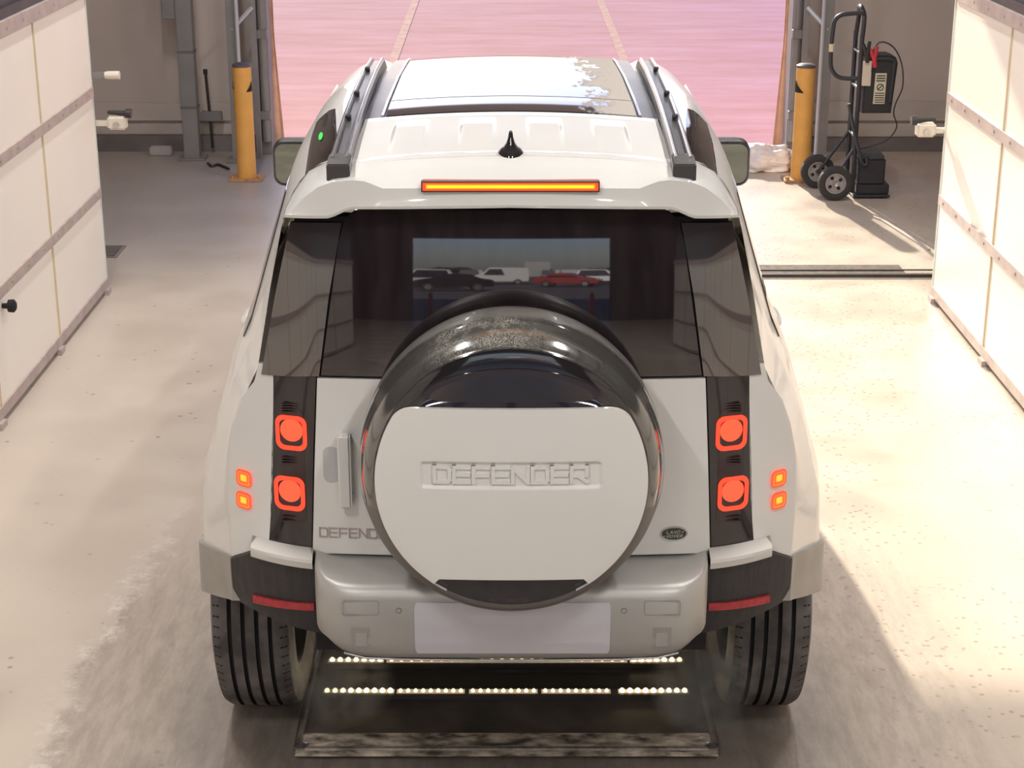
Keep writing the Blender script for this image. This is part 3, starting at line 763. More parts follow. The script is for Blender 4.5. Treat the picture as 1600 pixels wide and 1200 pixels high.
# ---- tailgate with window
gate = drape(densify([sym((496, 590)), sym((492, 720)), sym((489, 862))], 8), 40, F, .006, .02, 'tailgate', paint, car)
win = densify([sym((566, 326)), sym((552, 331)), sym((543, 338)), sym((537, 347)), sym((529, 380)), sym((502, 585))], 6)
drape(win, 40, F, .008, .02, 'rear_window', glass, gate, angle=60)
for s in (0, 1):
    q = [rowpx((454, 346), (534, 347)), rowpx((430, 462), (514, 464)), rowpx((409, 583), (499, 586))]
    q = densify(q, 8)
    if s: q = [mirrow(r) for r in q]
    drape(q, 20, F, .010, .02, 'quarter_window', qglass, car, angle=60)
    q = [rowpx((429, 585), (494, 588)), rowpx((425, 700), (490, 702)), rowpx((422, 861), (487, 866))]
    q = densify(q, 6)
    if s: q = [mirrow(r) for r in q]
    strip = drape(q, 16, F, .004, .02, 'tail_light_panel', strip_m, car, angle=60)
    # white rear corner panel between strip and fold
    q = []
    for z, py in ((1.395, 584), (1.36, 596), (1.34, 604), (1.31, 615), (1.28, 627), (1.24, 644), (1.20, 660), (1.15, 680), (1.1, 705), (1.0, 755), (.9, 835), (.79, 862)):
        inner = PF(lerp(428, 421, (py - 585) / 277), py)
        q.append((-xf(z), z, inner.x, max(z, .867)))
    q = densify(q, 2)
    if s: q = [mirrow(r) for r in q]
    drape(q, 14, F, .004, .02, 'corner_panel', paint, car, angle=60)
    # lamps on the strip
    sg = -1 if s == 0 else 1
    def at(px, py, off):      # left-hand pixel, mirrored on the right
        p = PF(px, py, off); return Vector((p.x if s == 0 else -p.x, p.y, p.z))
    slotc = at(457, 728, .004)
    bm = bmesh.new(); prism_y(bm, [(slotc.x + a, slotc.z + b) for a, b in rrect(.069, .335, .018)], lambda x, z: F(x, z) - .0052, lambda x, z: F(x, z) + .0, bev=0)
    slot = obj('lamp_recess', bm, lampdark, strip)
    for py in (630, 634, 638, 642, 714, 718, 722, 806, 812):
        c = at(457, py, 0)
        bm = bmesh.new(); box(bm, c.x - .028, c.x + .028, F(c.x, c.z) - .0085, F(c.x, c.z), c.z - .0016, c.z + .0016)
        obj('recess_rib', bm, lampdark, strip, smooth=False)
    for (px, py, cx_, cy_) in ((455, 676, 458.5, 669), (452.5, 770.5, 455, 764)):
        c = at(px, py, .004); bm = bmesh.new()
        ring_y(bm, [(c.x + a, c.z + b) for a, b in rrect(.088, .099, .024, 8)], [(c.x + a, c.z + b) for a, b in rrect(.065, .075, .016, 8)], lambda x, z: F(x, z) - .009, lambda x, z: F(x, z))
        lr = obj('lamp_ring', bm, lampring, strip)
        e = Vector((c.x + (.0015 if s == 0 else -.0015), 0, c.z + .0085)); bm = bmesh.new()
        prism_y(bm, [(e.x + .0315 * math.cos(q * PI / 24), e.z + .0315 * math.sin(q * PI / 24)) for q in range(48)], lambda x, z: F(x, z) - .0105, lambda x, z: F(x, z) + .001, bev=.0015)
        obj('lamp_lens', bm, lampred, strip)
    for k, (px, py) in enumerate(((381, 746), (381, 780.5))):
        c = at(px, py, .004)
        bm = bmesh.new(); prism_y(bm, [(c.x + a, c.z + b) for a, b in rrect(.045, .047, .012)], lambda x, z: F(x, z) - .012, lambda x, z: F(x, z) + .01, bev=.003)
        lm = obj('marker_lamp', bm, lampor, car)
        bm = bmesh.new(); ring_y(bm, [(c.x + a, c.z + b) for a, b in rrect(.0455, .0475, .012)], [(c.x + a, c.z + b) for a, b in rrect(.038, .040, .009)], lambda x, z: F(x, z) - .0135, lambda x, z: F(x, z) - .005)
        obj('lamp_edge', bm, lampring, lm)
        bm = bmesh.new(); ring_y(bm, [(c.x + a, c.z + .001 + b) for a, b in rrect(.030, .031, .006)], [(c.x + a, c.z + .001 + b) for a, b in rrect(.022, .022, .004)], lambda x, z: F(x, z) - .0138, lambda x, z: F(x, z) - .005)
        obj('lamp_inner_ring', bm, lampred, lm)
        bm = bmesh.new(); prism_y(bm, [(c.x + a, c.z + .002 + b) for a, b in rrect(.017, .017, .003)], lambda x, z: F(x, z) - .0142, lambda x, z: F(x, z) - .005)
        obj('lamp_core', bm, lampyel, lm)

# ---- tailgate handle, recess and lettering
def dent(x, z, cx, cz, hw, hh, soft):
    dx = max(0, abs(x - cx) - hw); dz = max(0, abs(z - cz) - hh); d = math.hypot(dx, dz)
    t = max(0, 1 - d / soft); return t * t * (3 - 2 * t)
hc = PF(520, 725)
bm = bmesh.new()
recm = M('handle_recess_shaded', (.48, .475, .48), .4)  # body paint darkened: the recess's shade is painted on a flat plate
prism_y(bm, [(hc.x - .003 + a, hc.z + .0 + b) for a, b in rrect(.046, .105, .021, 8)], lambda x, z: F(x, z) - .0065, lambda x, z: F(x, z) + .006)
obj('handle_recess', bm, recm, gate)
bm = bmesh.new()
ht, hb = PF(538, 668), PF(536, 791)
yy0 = F(ht.x, 1.2) - .05
box(bm, ht.x - .017, ht.x + .019, yy0, yy0 + .022, hb.z + .012, ht.z - .006, bev=.006)
hd = obj('grab_handle', bm, paint, gate, angle=60)
bm = bmesh.new(); box(bm, ht.x - .014, ht.x + .017, yy0 + .01, F(ht.x, 1.2) + .004, ht.z - .05, ht.z - .008, bev=.004); box(bm, ht.x - .014, ht.x + .017, yy0 + .01, F(ht.x, 1.2) + .004, hb.z + .012, hb.z + .05, bev=.004)
obj('handle_foot', bm, paint, hd)
bm = bmesh.new(); lathe(bm, [(.0035, -.004), (.0035, .0), (0, -.002)][:2], 'Y', (ht.x + .019, yy0 + .012, hb.z + .055), 10); obj('handle_screw', bm, steel_grey, hd)

GL = {'D': [([(0, 0), (0, 1), (.86, 1), (1, .84), (1, .16), (.86, 0)], True)],
      'E': [([(1, 1), (0, 1), (0, 0), (1, 0)], False), ([(0, .5), (.95, .5)], False)],
      'F': [([(1, 1), (0, 1), (0, 0)], False), ([(0, .47), (.92, .47)], False)],
      'N': [([(0, 0), (0, 1), (1, 0), (1, 1)], False)],
      'R': [([(0, 0), (0, 1), (1, 1), (1, .42), (0, .42)], False), ([(.45, .42), (1, 0)], False)],
      'L': [([(0, 1), (0, 0), (1, 0)], False)],
      'A': [([(0, 0), (.5, 1), (1, 0)], False), ([(.22, .35), (.78, .35)], False)],
      'V': [([(0, 1), (.5, 0), (1, 1)], False)],
      'O': [([(.2, 0), (0, .2), (0, .8), (.2, 1), (.8, 1), (1, .8), (1, .2), (.8, 0)], True)],
      '-': [([(.1, .5), (.6, .5)], False)]}
def lettering(bm, text, x0, z0, cw, chh, gap, th, f, off, depth, shear=0, mirror=1):
    x = x0
    for ch in text:
        if ch != ' ':
            wch = cw * (.5 if ch == '-' else 1)
            for pts, closed in GL[ch]:
                seq = pts + ([pts[0]] if closed else [])
                for (a, b), (c, d) in zip(seq[:-1], seq[1:]):
                    p = Vector((x + a * wch + shear * b * chh, z0 + b * chh)); q = Vector((x + c * wch + shear * d * chh, z0 + d * chh))
                    dr = (q - p).normalized(); nn = Vector((-dr.y, dr.x)) * th / 2; p2 = p - dr * th * .5; q2 = q + dr * th * .5
                    prism_y(bm, [tuple(p2 + nn), tuple(q2 + nn), tuple(q2 - nn), tuple(p2 - nn)], lambda X, Z: f(X, Z) - off - depth, lambda X, Z: f(X, Z) - off + .002)
        else: wch = cw
        x += (wch if ch != ' ' else cw) + gap
a = PF(500, 838, .006); b = PF(585, 827, .006)
lh = b.z - a.z; lw = (b.x - a.x) / 5.75
bm = bmesh.new(); lettering(bm, 'DEFENDER', a.x, a.z, lw * .80, lh, lw * .24, .0036, F, .006, .003)
obj('lettering', bm, badge_grey, gate, smooth=False)
# oval emblem
c = PF(1053, 833, .006)
bm = bmesh.new(); el = lambda A, B_, n=40: [(c.x + A * math.cos(2 * PI * i / n), c.z + B_ * math.sin(2 * PI * i / n)) for i in range(n)]
prism_y(bm, el(.0385, .021), lambda x, z: F(x, z) - .010, F, bev=.001); em = obj('oval_emblem', bm, chrome, gate)
bm = bmesh.new(); prism_y(bm, el(.0340, .0172), lambda x, z: F(x, z) - .0118, lambda x, z: F(x, z) - .008); obj('emblem_field', bm, green, em)
bm = bmesh.new()
lettering(bm, 'LAND', c.x - .021, c.z + .0020, .0062, .0078, .0036, .0015, F, .0118, .0008, shear=.25)
lettering(bm, 'ROVER', c.x - .0205, c.z - .0100, .0058, .0078, .0034, .0015, F, .0118, .0008, shear=.25)
for dx, dz in ((.0225, .0055), (-.0275, -.0065)):
    prism_y(bm, [(c.x + dx - .004, c.z + dz), (c.x + dx + .004, c.z + dz + .002), (c.x + dx + .002, c.z + dz - .002)], lambda x, z: F(x, z) - .0126, lambda x, z: F(x, z) - .01)
obj('emblem_lettering', bm, chrome, em, smooth=False)

# ---- rear spoiler with brake light
def gsp(x):
    x = abs(x); return .075 * x * x + (max(0, x - .50) / .28) ** 2 * .12
sx_ = [-.592, -.585, -.57, -.54, -.50, -.475, -.46, -.445, -.43, -.41, -.38, -.36, -.345, -.33, -.30, -.2, -.1, 0]
sx_ = sx_ + [-v for v in reversed(sx_[:-1])]
P = []
for x in sx_:
    a = abs(x); g = gsp(x)
    lip = interp([0, .41, .43, .46, .475, .60], [1.843, 1.836, 1.830, 1.816, 1.811, 1.808], a)
    cre = interp([0, .33, .375, .40, .46, .50, .54, .575, .592], [1.905, 1.900, 1.918, 1.922, 1.916, 1.900, 1.870, 1.832, 1.815], a)
    ym = interp([0, .33, .375, .592], [.105, .105, .10, .10], a)
    top = R(x, .26) + .005 if a < .565 else R(.565, .26) - (a - .565) * 1.6
    P.append([(x, .19 + g, lip + .005), (x, .10 + g, lip), (x, .085 + g, lip + .004), (x, .082 + g, lip + .012), (x, lerp(.084, .092, .5) + g, (lip + cre) / 2), (x, .092 + g, cre - .006), (x, ym + g, cre), (x, .15 + g, lerp(cre, top, .62)), (x, .20 + g, lerp(cre, top, .9)), (x, .27 + g * .3, top), (x, .34, R(x, .34) - .012 if a < .56 else R(.56, .34) - (a - .56) * 1.7)])
P = [[(p[0], p[1], p[2]) for p in r] for r in P]
bm = bmesh.new(); grid(bm, P); sp = obj('rear_spoiler', bm, paint, car, angle=22)
fs = lambda x, z: .090 + gsp(x)
a = PY(660, 291, .09); b = PY(935, 291, .09); zb_ = PY(799, 290.5, .09).z
bm = bmesh.new(); prism_y(bm, [(a.x, zb_ - .0115), (b.x, zb_ - .0115), (b.x, zb_ + .0105), (a.x, zb_ + .0105)], lambda x, z: fs(x, z) - .010, lambda x, z: fs(x, z) + .03)
bl = obj('brake_light', bm, lampbr, sp)
bm = bmesh.new(); ring_y(bm, [(a.x - .003, zb_ - .014), (b.x + .003, zb_ - .014), (b.x + .003, zb_ + .013), (a.x - .003, zb_ + .013)], [(a.x, zb_ - .0115), (b.x, zb_ - .0115), (b.x, zb_ + .0105), (a.x, zb_ + .0105)], lambda x, z: fs(x, z) - .012, lambda x, z: fs(x, z) + .01)
obj('light_surround', bm, lampdark, bl)
bm = bmesh.new(); prism_y(bm, [(a.x + .008, zb_ - .007), (b.x - .008, zb_ - .007), (b.x - .008, zb_ + .006), (a.x + .008, zb_ + .006)], lambda x, z: fs(x, z) - .0115, lambda x, z: fs(x, z) - .005)
obj('light_bar', bm, lampor, bl)
bm = bmesh.new(); prism_y(bm, [(a.x + .012, zb_ - .0035), (b.x - .012, zb_ - .0035), (b.x - .012, zb_ + .003), (a.x + .012, zb_ + .003)], lambda x, z: fs(x, z) - .0125, lambda x, z: fs(x, z) - .005)
obj('light_core', bm, M('brake_core', (1, .7, .05), .3, emit=(1.0, .66, .0), estr=1.1), bl)

# ---- roof: white rear panel with four pressed recesses, black glass roof, rails, antenna
def recess(x, Y):
    h = 0
    for cpx in (634, 744, 853, 959):
        cx = (cpx - 799) / 825 * 1.41
        wv = .040
        dx = abs(x - cx); ex = 1 - min(1, max(0, (dx - wv) / .012))
        up = min(1, max(0, (Y - .30) / .26)); dn = min(1, max(0, (.665 - Y) / .115))
        h = max(h, ex * up * dn)
    return -h * .0095
P = []
NX, NYs = 300, 60
for i in range(NYs + 1):
    Y = lerp(.22, .745, i / NYs)
    P.append([(lerp(-.425, .425, j / NX), Y, R(lerp(-.425, .425, j / NX), Y) + .004 - recess(lerp(-.425, .425, j / NX), Y)) for j in range(NX + 1)])
bm = bmesh.new(); grid(bm, P, (0, 0, -.01)); obj('roof_panel', bm, paint, car, angle=60)
def roofpatch(x0, x1, Y0, Y1, off, th, name, mat, parent, nx=24, ny=24, crown=0):
    P = []
    for i in range(ny + 1):
        Y = lerp(Y0, Y1, i / ny)
        P.append([(lerp(x0, x1, j / nx), Y, R(lerp(x0, x1, j / nx), Y) + off + crown * math.sin(PI * i / ny)) for j in range(nx + 1)])
    bm = bmesh.new(); grid(bm, P, (0, 0, -th)); return obj(name, bm, mat, parent, angle=60)
rb = roofpatch(-.43, .43, .748, 2.2, .001, .012, 'roof_surround', rail_m, car)
roofpatch(-.365, .365, .755, .985, .006, .006, 'rear_glass_roof', roofglass, rb, crown=.002)
roofpatch(-.365, .365, .995, 2.12, .006, .006, 'sunroof', roofglass, rb, crown=.004)
for s in (-1, 1): roofpatch(*sorted((s * .372, s * .380)), .76, 2.15, .008, .006, 'glass_trim', railedge, rb, nx=2)
for s in (-1, 1):
    P = []; Pe = []; Pe2 = []
    for i in range(31):
        t = i / 30; Y = lerp(.165, 2.05, t); xc = s * lerp(.446, .478, t)
        base = R(xc, Y); h = .040 * min(1, (1 - t) * 12)
        wv = .027
        x0, x1 = xc - wv, xc + wv
        P.append([(x0, Y, base - .03), (x0, Y, base + h - .006), (x0 + .006, Y, base + h), (x0 + .014, Y, base + h), (x0 + .018, Y, base + h - .008), (x1 - .018, Y, base + h - .008), (x1 - .014, Y, base + h), (x1 - .006, Y, base + h), (x1, Y, base + h - .006), (x1, Y, base - .03)])
        Pe.append((x0 + .008, Y, base + h)); Pe2.append((x1 - .008, Y, base + h))
    bm = bmesh.new(); grid(bm, P)
    bm.faces.new([v for v in bm.verts if abs(v.co.y - .165) < 1e-4][:10]) if False else None
    rl = obj('roof_rail', bm, rail_m, car, angle=30)
    bm = bmesh.new(); tube(bm, Pe, .0042, 6); tube(bm, Pe2, .0042, 6); obj('rail_edge', bm, railedge, rl)
    Y = .165; xc = s * .446; base = R(xc, Y)
    bm = bmesh.new(); box(bm, xc - .030, xc + .030, .115, .20, base - .03, base + .044, bev=.004)
    for v in bm.verts:
        if v.co.y < .14 and v.co.z > base: v.co.z -= .012
    obj('rail_end', bm, rail_m, rl)
    for Yk in (.62, .98, 1.5):
        bm = bmesh.new(); xx = s * lerp(.446, .478, (Yk - .165) / 1.885) + s * .012
        box(bm, xx - .008, xx + .010, Yk - .02, Yk + .02, R(xx, Yk) + .02, R(xx, Yk) + .047, bev=.003); obj('rail_clip', bm, dark, rl)
    # alpine window
    Lp = [(514, 173), (497, 188), (491, 201), (484, 226), (477, 272)]; Rp = [(524, 170), (525, 180), (525, 192), (526, 212), (528, 243)]
    P = []
    for l_, r_ in zip(smooth_path([(*p, 0) for p in Lp], 4), smooth_path([(*p, 0) for p in Rp], 4)):
        A = PR(l_[0], l_[1], .003); Bq = PR(r_[0], r_[1], .003)
        row = []
        for j in range(9):
            x = lerp(A.x, Bq.x, j / 8); Y = lerp(A.y, Bq.y, j / 8); row.append((-s * x if s > 0 else x, Y, R(x, Y) + .004))
        P.append(row)
    bm = bmesh.new(); grid(bm, P, (0, 0, -.008)); aw = obj('alpine_window', bm, glass, car, angle=60)
    if s < 0:
        c = PR(501, 213, .006); bm = bmesh.new(); n = 16
        vs = []
        for i in range(n):
            a_ = 2 * PI * i / n; px, py = 501 + (3.2 * math.cos(a_) + 1.2 * math.sin(a_)), 213 - 6.2 * math.sin(a_)
            p = PR(px, py, .006); vs.append(bm.verts.new((p.x, p.y, R(p.x, p.y) + .0065)))
        bm.faces.new(vs)
        st = obj('sticker', bm, sticker_m, aw); st['label'] = 'small bright green sticker'
# antenna fin
c = PR(798, 243)
bm = bmesh.new(); P = []
for h, wd, y0, y1 in ((-.004, .037, -.010, .130), (.006, .034, -.006, .125), (.014, .026, .0, .115), (.020, .0185, .006, .105), (.032, .0125, .012, .085), (.048, .0075, .020, .065), (.062, .0045, .028, .052), (.066, .0008, .034, .044)):
    zb_ = R(0, c.y) + h; cyy = (y0 + y1) / 2; ly = (y1 - y0) / 2
    P.append([(c.x + wd * math.cos(2 * PI * k / 28), c.y - .03 + cyy + ly * math.sin(2 * PI * k / 28), zb_) for k in range(29)])
grid(bm, P); bmesh.ops.remove_doubles(bm, verts=bm.verts, dist=1e-5); bmesh.ops.holes_fill(bm, edges=[e for e in bm.edges if e.is_boundary])
obj('shark_fin_antenna', bm, black_gloss, car, angle=70)

# ---- bumper
bx = [0, .1, .2, .27, .34, .40, .44, .465, .485, .503, .518, .530, .538, .542]
bx = [-v for v in reversed(bx[1:])] + bx
P = []
for x in bx:
    a = abs(x); cr = interp([0, .40, .44, .465, .485, .503, .518, .530, .538, .542], [0, 0, .004, .011, .022, .038, .058, .085, .115, .15], a)
    lift = interp([0, .38, .46, .50, .53, .542], [0, .004, .02, .042, .07, .10], a)
    tz = interp([0, .46, .50, .542], [0, 0, .004, .018], a)
    P.append([(x, .135, .852 + tz), (x, .02 + cr * .6, .850 + tz), (x, -.045 + cr, .846 + tz), (x, -.062 + cr, .840 + tz), (x, -.074 + cr, .827 + tz), (x, -.080 + cr, .81), (x, -.080 + cr, .74), (x, -.072 + cr, .68), (x, -.060 + cr, .64 + lift * .7), (x, -.045 + cr, .618 + lift), (x, -.015 + cr, .606 + lift), (x, .10, .60 + lift), (x, .20, .60 + lift)])
bm = bmesh.new(); grid(bm, P); bp_ = obj('rear_bumper', bm, silver, car, angle=60)
fb = lambda x, z: interp([.61, .64, .68, .74, .81, .83], [-.045, -.060, -.072, -.080, -.080, -.074], z)
def pb(px, py): 
    y = -.08; p = None
    for _ in range(8): p = PY(px, py, y); y = fb(p.x, p.z)
    return p
a, b = pb(647, 941), pb(952, 1020)
bm = bmesh.new(); P = []
for i in range(21):
    z = lerp(a.z, b.z, i / 20); ins = .006 if i in (0, 20) else (.002 if i in (1, 19) else 0)
    P.append([(lerp(a.x + ins, b.x - ins, j / 20), fb(0, z) - .0035, z) for j in range(21)])
grid(bm, P, (0, .02, 0))
obj('blank_licence_plate', bm, plate_m, bp_)
for s in (-1, 1):
    c = pb(799 + s * 176, 954); bm = bmesh.new()
    ring_y(bm, [(c.x + .0085 * math.cos(i * PI / 12), c.z + .0085 * math.sin(i * PI / 12)) for i in range(24)], [(c.x + .007 * math.cos(i * PI / 12), c.z + .007 * math.sin(i * PI / 12)) for i in range(24)], fb, lambda x, z: fb(x, z) + .002); 
    for v in bm.verts: v.co.y -= .0012
    obj('parking_sensor_ring', bm, steel_grey, bp_)
    bm = bmesh.new(); prism_y(bm, [(c.x + .006 * math.cos(i * PI / 12), c.z + .006 * math.sin(i * PI / 12)) for i in range(24)], lambda x, z: fb(x, z) - .002, fb)
    obj('parking_sensor', bm, silver, bp_)
    c = pb(799 + s * 236, 950); o1 = rrect(.098, .043, .006); o2 = rrect(.0955, .0405, .005)
    bm = bmesh.new(); ring_y(bm, [(c.x + u, c.z + v) for u, v in o1], [(c.x + u, c.z + v) for u, v in o2], lambda x, z: fb(x, z) - .0008, lambda x, z: fb(x, z) + .002)
    obj('tow_cover_outline', bm, steel_grey, bp_)
    c = pb(799 + s * 235, 995)
    bm = bmesh.new(); prism_y(bm, [(c.x - .025, c.z - .03), (c.x + .025, c.z - .03), (c.x + .025, c.z + .03), (c.x - .025, c.z + .03)], lambda x, z: fb(x, z) - .001, lambda x, z: fb(x, z) + .006)
    hk = obj('tow_hook_recess', bm, M('recess_silver', (.36, .34, .32), .5, metal=.3), bp_, smooth=False)
    bm = bmesh.new(); prism_y(bm, [(c.x - .016, c.z - .03), (c.x + .016, c.z - .03), (c.x + .016, c.z + .012), (c.x - .016, c.z + .012)], lambda x, z: fb(x, z) - .003, lambda x, z: fb(x, z)); obj('tow_hook', bm, silver, hk, smooth=False)
# shiny lower lip and dark underside
bm = bmesh.new(); tube(bm, [(x, -.020 + interp([0, .44, .5], [0, .004, .03], abs(x)), .598 + interp([0, .38, .46, .5], [0, .003, .018, .036], abs(x))) for x in [-.46, -.4, -.3, -.2, -.1, 0, .1, .2, .3, .4, .46]], .004, 8)
obj('lower_lip', bm, railedge, bp_)
bm = bmesh.new(); box(bm, -.42, .42, .08, 1.2, .55, .62); obj('undertray', bm, dark, car, smooth=False)

for s in (-1, 1):
    # black bumper corner
    xs = [.538 + i * (.80 - .538) / 16 for i in range(17)]
    P = []
    for k in range(9):
        row = []
        for x in xs:
            zt = interp([.54, .70, .72, .80], [.866, .866, .84, .79], x); zb_ = interp([.54, .60, .70, .80], [.606, .614, .632, .652], x)
            z = lerp(zt, zb_, k / 8); row.append((s * x, F(x, z) - .020 + .03 * (k / 8) ** 3, z))
        P.append(row)
    bm = bmesh.new(); grid(bm, P, (0, .03, 0)); bc = obj('bumper_corner', bm, black_tex, car, angle=50)
    # reflector
    f2 = lambda x, z: F(x, z) - .0235
    P = []
    for k in range(3):
        row = []
        for i in range(13):
            x = .552 + i * (.735 - .552) / 12; zm = lerp(.700, .688, i / 12); z = zm + .0110 * (1 - k); row.append((s * x, f2(x, z) + .004, z))
        P.append(row)
    bm = bmesh.new(); grid(bm, P, (0, .01, 0)); obj('reflector', bm, reflm, bc)
    # silver step strip: flat ledge and bright lip
    P = []
    for i in range(15):
        x = .548 + i * (.728 - .548) / 14; y0 = F(x, .87) - .004; z = lerp(.868, .874, i / 14)
        P.append([(s * x, y0 + .0, z + .006), (s * x, y0 - .035, z - .004), (s * x, y0 - .048, z - .010), (s * x, y0 - .052, z - .018), (s * x, y0 - .050, z - .036), (s * x, y0 - .02, z - .040)])
    bm = bmesh.new(); grid(bm, P); bmesh.ops.holes_fill(bm, edges=[e for e in bm.edges if e.is_boundary]); obj('step_trim', bm, silver_trim, bc, angle=30)
    # grey cladding between the corner and the wheel arch
    P = []
    for i in range(11):
        t = i / 10
        row = []
        for k in range(7):
            q = k / 6
            zt = lerp(.795, .725, t); zb_ = lerp(.655, .560, t)
            z = lerp(zt, zb_, q); y0 = F(.80, z) - .010; Y = lerp(y0, .51, t); row.append((s * (Sx(Y, z) + .012 * min(1, t * 3) + .002), Y, z))
        P.append(row)
    bm = bmesh.new(); grid(bm, P, (-s * .03, .0, 0)); cl = obj('wheel_arch_trim', bm, clad, car, angle=50)
    P = []
    for k in range(37):
        a_ = math.radians(180 - k * 5); row = []
        for r_ in (.435, .44, .47, .49):
            Y = 3.48 + r_ * math.cos(a_); z = .40 + r_ * math.sin(a_); row.append((s * (Sx(Y, z) + (.012 if .438 < r_ < .48 else 0)), Y, z))
        P.append(row)
    bm = bmesh.new(); grid(bm, P, (-s * .04, 0, 0)); obj('wheel_arch_trim', bm, clad, car, angle=50)
    bm = bmesh.new(); box(bm, *sorted((s * .80, s * .955)), 1.38, 2.98, .44, .56, bev=.02); obj('side_sill', bm, clad, car)
    # side windows
    P = []
    for i in range(12):
        Y = lerp(.62, 2.35, i / 11); P.append([(s * (Sx(Y, z) + .004), Y, z) for z in (1.33, 1.4, 1.5, 1.6, 1.7, 1.765)])
    bm = bmesh.new(); grid(bm, P, (-s * .01, 0, 0)); obj('side_window', bm, glass, car)
    # door handle
    hy = 1.60; c = Vector((s * Sx(hy, 1.09), hy, 1.09))
    bm = bmesh.new(); tube(bm, smooth_path([(c.x - s * .02, hy - .10, 1.09), (c.x + s * .022, hy - .075, 1.092), (c.x + s * .03, hy, 1.092), (c.x + s * .022, hy + .075, 1.092), (c.x - s * .02, hy + .10, 1.09)]), .019, 12)
    dh = obj('door_handle', bm, paint, car)
    bm = bmesh.new(); lathe(bm, [(.011, -.002), (.0, -.004)], 'Y', (c.x + s * .016, hy - .094, 1.094), 16); obj('keyhole', bm, dark, dh)
    # wing mirror
    a = PY(426, 217, 2.72); b = PY(476, 289, 2.72)
    xo, xi = abs(a.x), .72; zt, zb_ = a.z, b.z
    cx, cz, W, Hh = s * (xo + xi) / 2, (zt + zb_) / 2, xo - xi, zt - zb_
    bm = bmesh.new(); P = []
    for (q, sc) in ((0, .94), (.012, 1.0), (.06, 1.0), (.11, .92), (.15, .7)):
        P.append([(cx + u * sc, 2.69 + q, cz + v * sc) for u, v in rrect(W, Hh, .045, 6)])
    V = [[bm.verts.new(p) for p in r] for r in P]; n = len(V[0])
    for i in range(len(V) - 1):
        for j in range(n): bm.faces.new((V[i][j], V[i][(j + 1) % n], V[i + 1][(j + 1) % n], V[i + 1][j]))
    bm.faces.new(V[0]); bm.faces.new(V[-1]); mr_ = obj('wing_mirror', bm, black_tex, car, angle=50)
    bm = bmesh.new(); prism_y(bm, [(cx + u, cz + v) for u, v in rrect(W - .022, Hh - .030, .036, 6)], 2.686, 2.692)
    mg = obj('mirror_glass', bm, mirror_m, mr_, smooth=False)
    bm = bmesh.new(); box(bm, *sorted((s * .74, s * .86)), 2.70, 2.80, 1.27, 1.34, bev=.02); obj('mirror_arm', bm, black_tex, mr_)
# windscreen, bonnet edge and front lamps complete the car away from the lens
P = []
for i in range(7):
    t = i / 6; Y = lerp(2.34, 2.88, t); z = ztop(Y) + .012; wv = lerp(.60, .78, t); P.append([(lerp(-wv, wv, j / 8), Y, z + .004) for j in range(9)])
bm = bmesh.new(); grid(bm, P, (0, 0, -.01)); obj('windscreen', bm, glass, car)
bm = bmesh.new(); box(bm, -.78, .78, 4.10, 4.26, .50, .72, bev=.03); obj('front_bumper', bm, clad, car)
bm = bmesh.new(); box(bm, -.52, .52, 4.15, 4.225, .80, .94, bev=.01); obj('grille', bm, black_tex, car)
for s in (-1, 1):
    bm = bmesh.new(); lathe(bm, [(0, 4.22), (.07, 4.215), (.085, 4.19), (.085, 4.1)], 'Y', (s * .64, 0, .87), 24); obj('headlamp', bm, plate_m, car)

